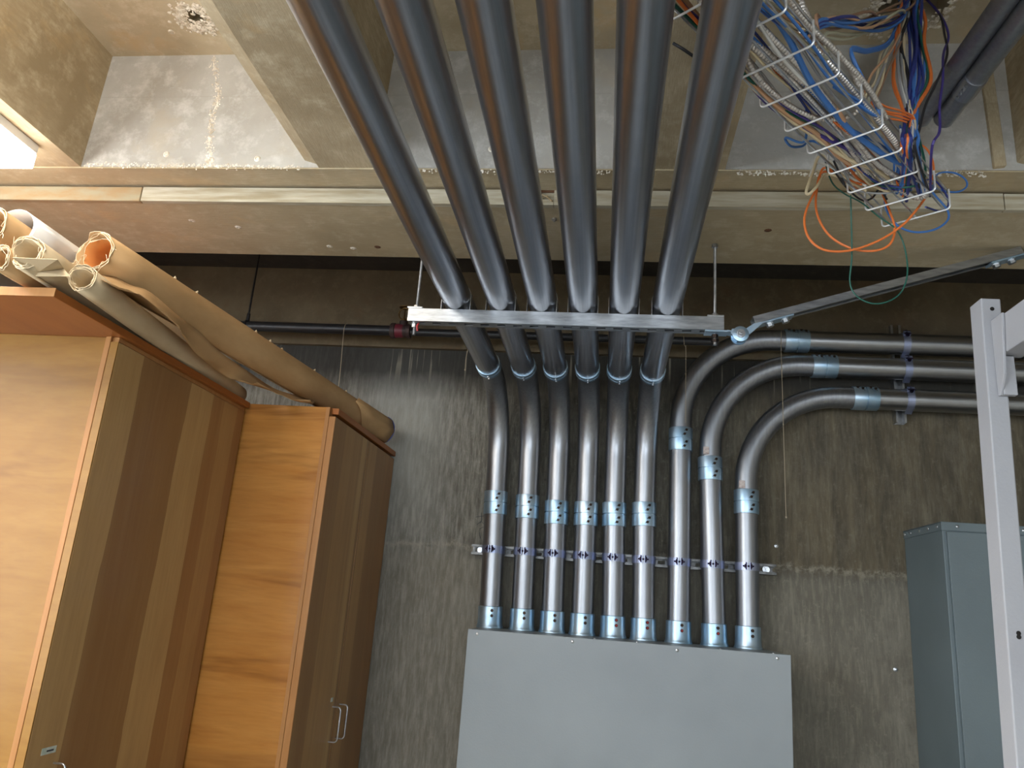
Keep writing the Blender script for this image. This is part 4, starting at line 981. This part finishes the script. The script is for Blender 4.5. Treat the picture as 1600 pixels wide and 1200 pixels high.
wire([tp(4.6, .8, .02), on_y(1420, 226, 1.76), on_y(1445, 230, 1.78), on_y(1458, 255, 1.78), on_y(1456, 285, 1.78), on_y(1440, 300, 1.76)], .0026, CAB['orange'], 'orange cable arching over right rim at tray end')
wire([tp(3.6, .1, .01), on_y(1284, 243, 1.66), on_y(1270, 270, 1.66), on_y(1260, 298, 1.66), on_y(1264, 303, 1.66), on_y(1276, 292, 1.66), on_y(1296, 272, 1.67), tp(4.3, .2, .01)], .0034, CAB['cream'], 'cream cable folded in a narrow loop below tray, lower of two')
wire([tp(3.4, .15, .01), on_y(1282, 240, 1.67), on_y(1272, 258, 1.67), on_y(1266, 275, 1.67), on_y(1272, 268, 1.67), on_y(1284, 255, 1.67), tp(4.1, .25, .01)], .0030, CAB['white'], 'white cable folded in a short loop below the tray')
wire([tp(3.3, .05, .02), on_y(1290, 252, 1.68), on_y(1300, 285, 1.69), on_y(1320, 303, 1.70), on_y(1345, 316, 1.71), on_y(1375, 340, 1.73), on_y(1400, 358, 1.74), on_y(1413, 385, 1.75), on_y(1418, 425, 1.75), on_y(1409, 455, 1.75), on_y(1388, 471, 1.75), on_y(1362, 474, 1.75), on_y(1338, 462, 1.75), on_y(1328, 440, 1.75), on_y(1331, 400, 1.74), on_y(1330, 340, 1.72), on_y(1329, 305, 1.70)], .0018, CAB['green'], 'thin dark green wire hanging in longest loop below the tray')
wire([tp(5.2, .5, .01), on_y(1438, 285, 1.80), on_y(1465, 310, 1.80), on_y(1481, 330, 1.80), on_y(1480, 345, 1.80), on_y(1462, 358, 1.79), on_y(1435, 363, 1.78), on_y(1412, 358, 1.77), on_y(1395, 345, 1.76), on_y(1383, 320, 1.75), on_y(1385, 290, 1.74)], .0026, CAB['blue'], 'blue cable hanging in loop under far end of tray')
wire([tp(5.3, .9, .02), on_y(1465, 272, 1.84), on_y(1490, 270, 1.85), on_y(1508, 280, 1.86), on_y(1510, 292, 1.86), on_y(1495, 300, 1.85), on_y(1470, 297, 1.84), on_y(1440, 285, 1.82), tp(5.0, .6, .01)], .0024, CAB['blue'], 'blue cable looping farthest right beyond the tray end')
wire([tp(4.8, .7, .01), on_y(1455, 280, 1.82), on_y(1476, 300, 1.82), on_y(1482, 320, 1.82), on_y(1470, 330, 1.81), tp(5.8, .7, .01)], .0024, CAB['navy'], 'dark blue cable curling at the tray end')
wire([tp(3.0, .08, .03), tp(3.6, .06, .0), on_y(1300, 262, 1.69), on_y(1320, 290, 1.71), on_y(1345, 312, 1.73), on_y(1362, 310, 1.74), on_y(1374, 296, 1.75), tp(5.1, .3, .02)], .0024, CAB['black'], 'black cable sagging under left side of the tray')
# copper-coloured splice
wire([tp(.9, .60, .03), tp(1.2, .66, .012), tp(1.5, .64, .010)], .0048, CAB['tan'], 'short stubby tan cable end standing in the tray', nm='cable_stub')
# dark tie hanging behind sixth conduit, anchored on the centre joist
wire([on_z(1052, 68, 2.75), on_z(1066, 76, 2.735), on_z(1086, 90, 2.735), on_z(1110, 108, 2.75)], .0034, CAB['black'], 'short black cable crossing joist between fifth and sixth conduits')

# ------------------------------------------------------------------ two short conduits at upper right
ea_, eb_ = on_z(1438, 186, 2.83), on_z(1583, -16, 2.83)
dv = (eb_-ea_).normalized(); rr_ = .0235
o_ = thing('short_conduit', 'left of two parallel steel conduits slanting in at upper right, smooth', 'conduit', tuple(ea_), 'short conduits at upper right')
far = ea_+dv*3.0
MB().tube([ea_, far], rr_, 32, caps=False).build('pipe', M['galv_v'], o_)
MB().lathe(ea_, -dv, [(-.03, rr_-.004), (0, rr_-.003), (.0005, rr_), (-.002, rr_+.0003)], 32).build('rim', M['bright'], o_)
sd = dv.cross(Vector((0, 0, 1))).normalized()
o2 = thing('short_conduit', 'right of two parallel steel conduits slanting in at upper right, with coupling', 'conduit', tuple(ea_), 'short conduits at upper right')
ps = ea_-sd*.040+dv*.03-Vector((0, 0, .022))
MB().tube([ps, ps+dv*3.0], rr_, 32, caps=False).build('pipe', M['galv_v'], o2)
MB().lathe(ps, -dv, [(-.03, rr_-.004), (0, rr_-.003), (.0005, rr_), (-.002, rr_+.0003)], 32).build('rim', M['bright'], o2)
cp = MB().lathe(ps+dv*.10, dv, [(0, rr_), (0, rr_+.0028), (.060, rr_+.0028), (.060, rr_)], 32).build('coupling', M['galv_y'], o2)
m = MB()
for u in (.112, .124, .137, .149):
    m = MB(); p = ps+dv*u+sd*(rr_*.75)-Vector((0, 0, rr_*.75)); screw(m, p, (sd-Vector((0, 0, 1))), .003, .004); m.build('set_screw', M['bright'], cp)
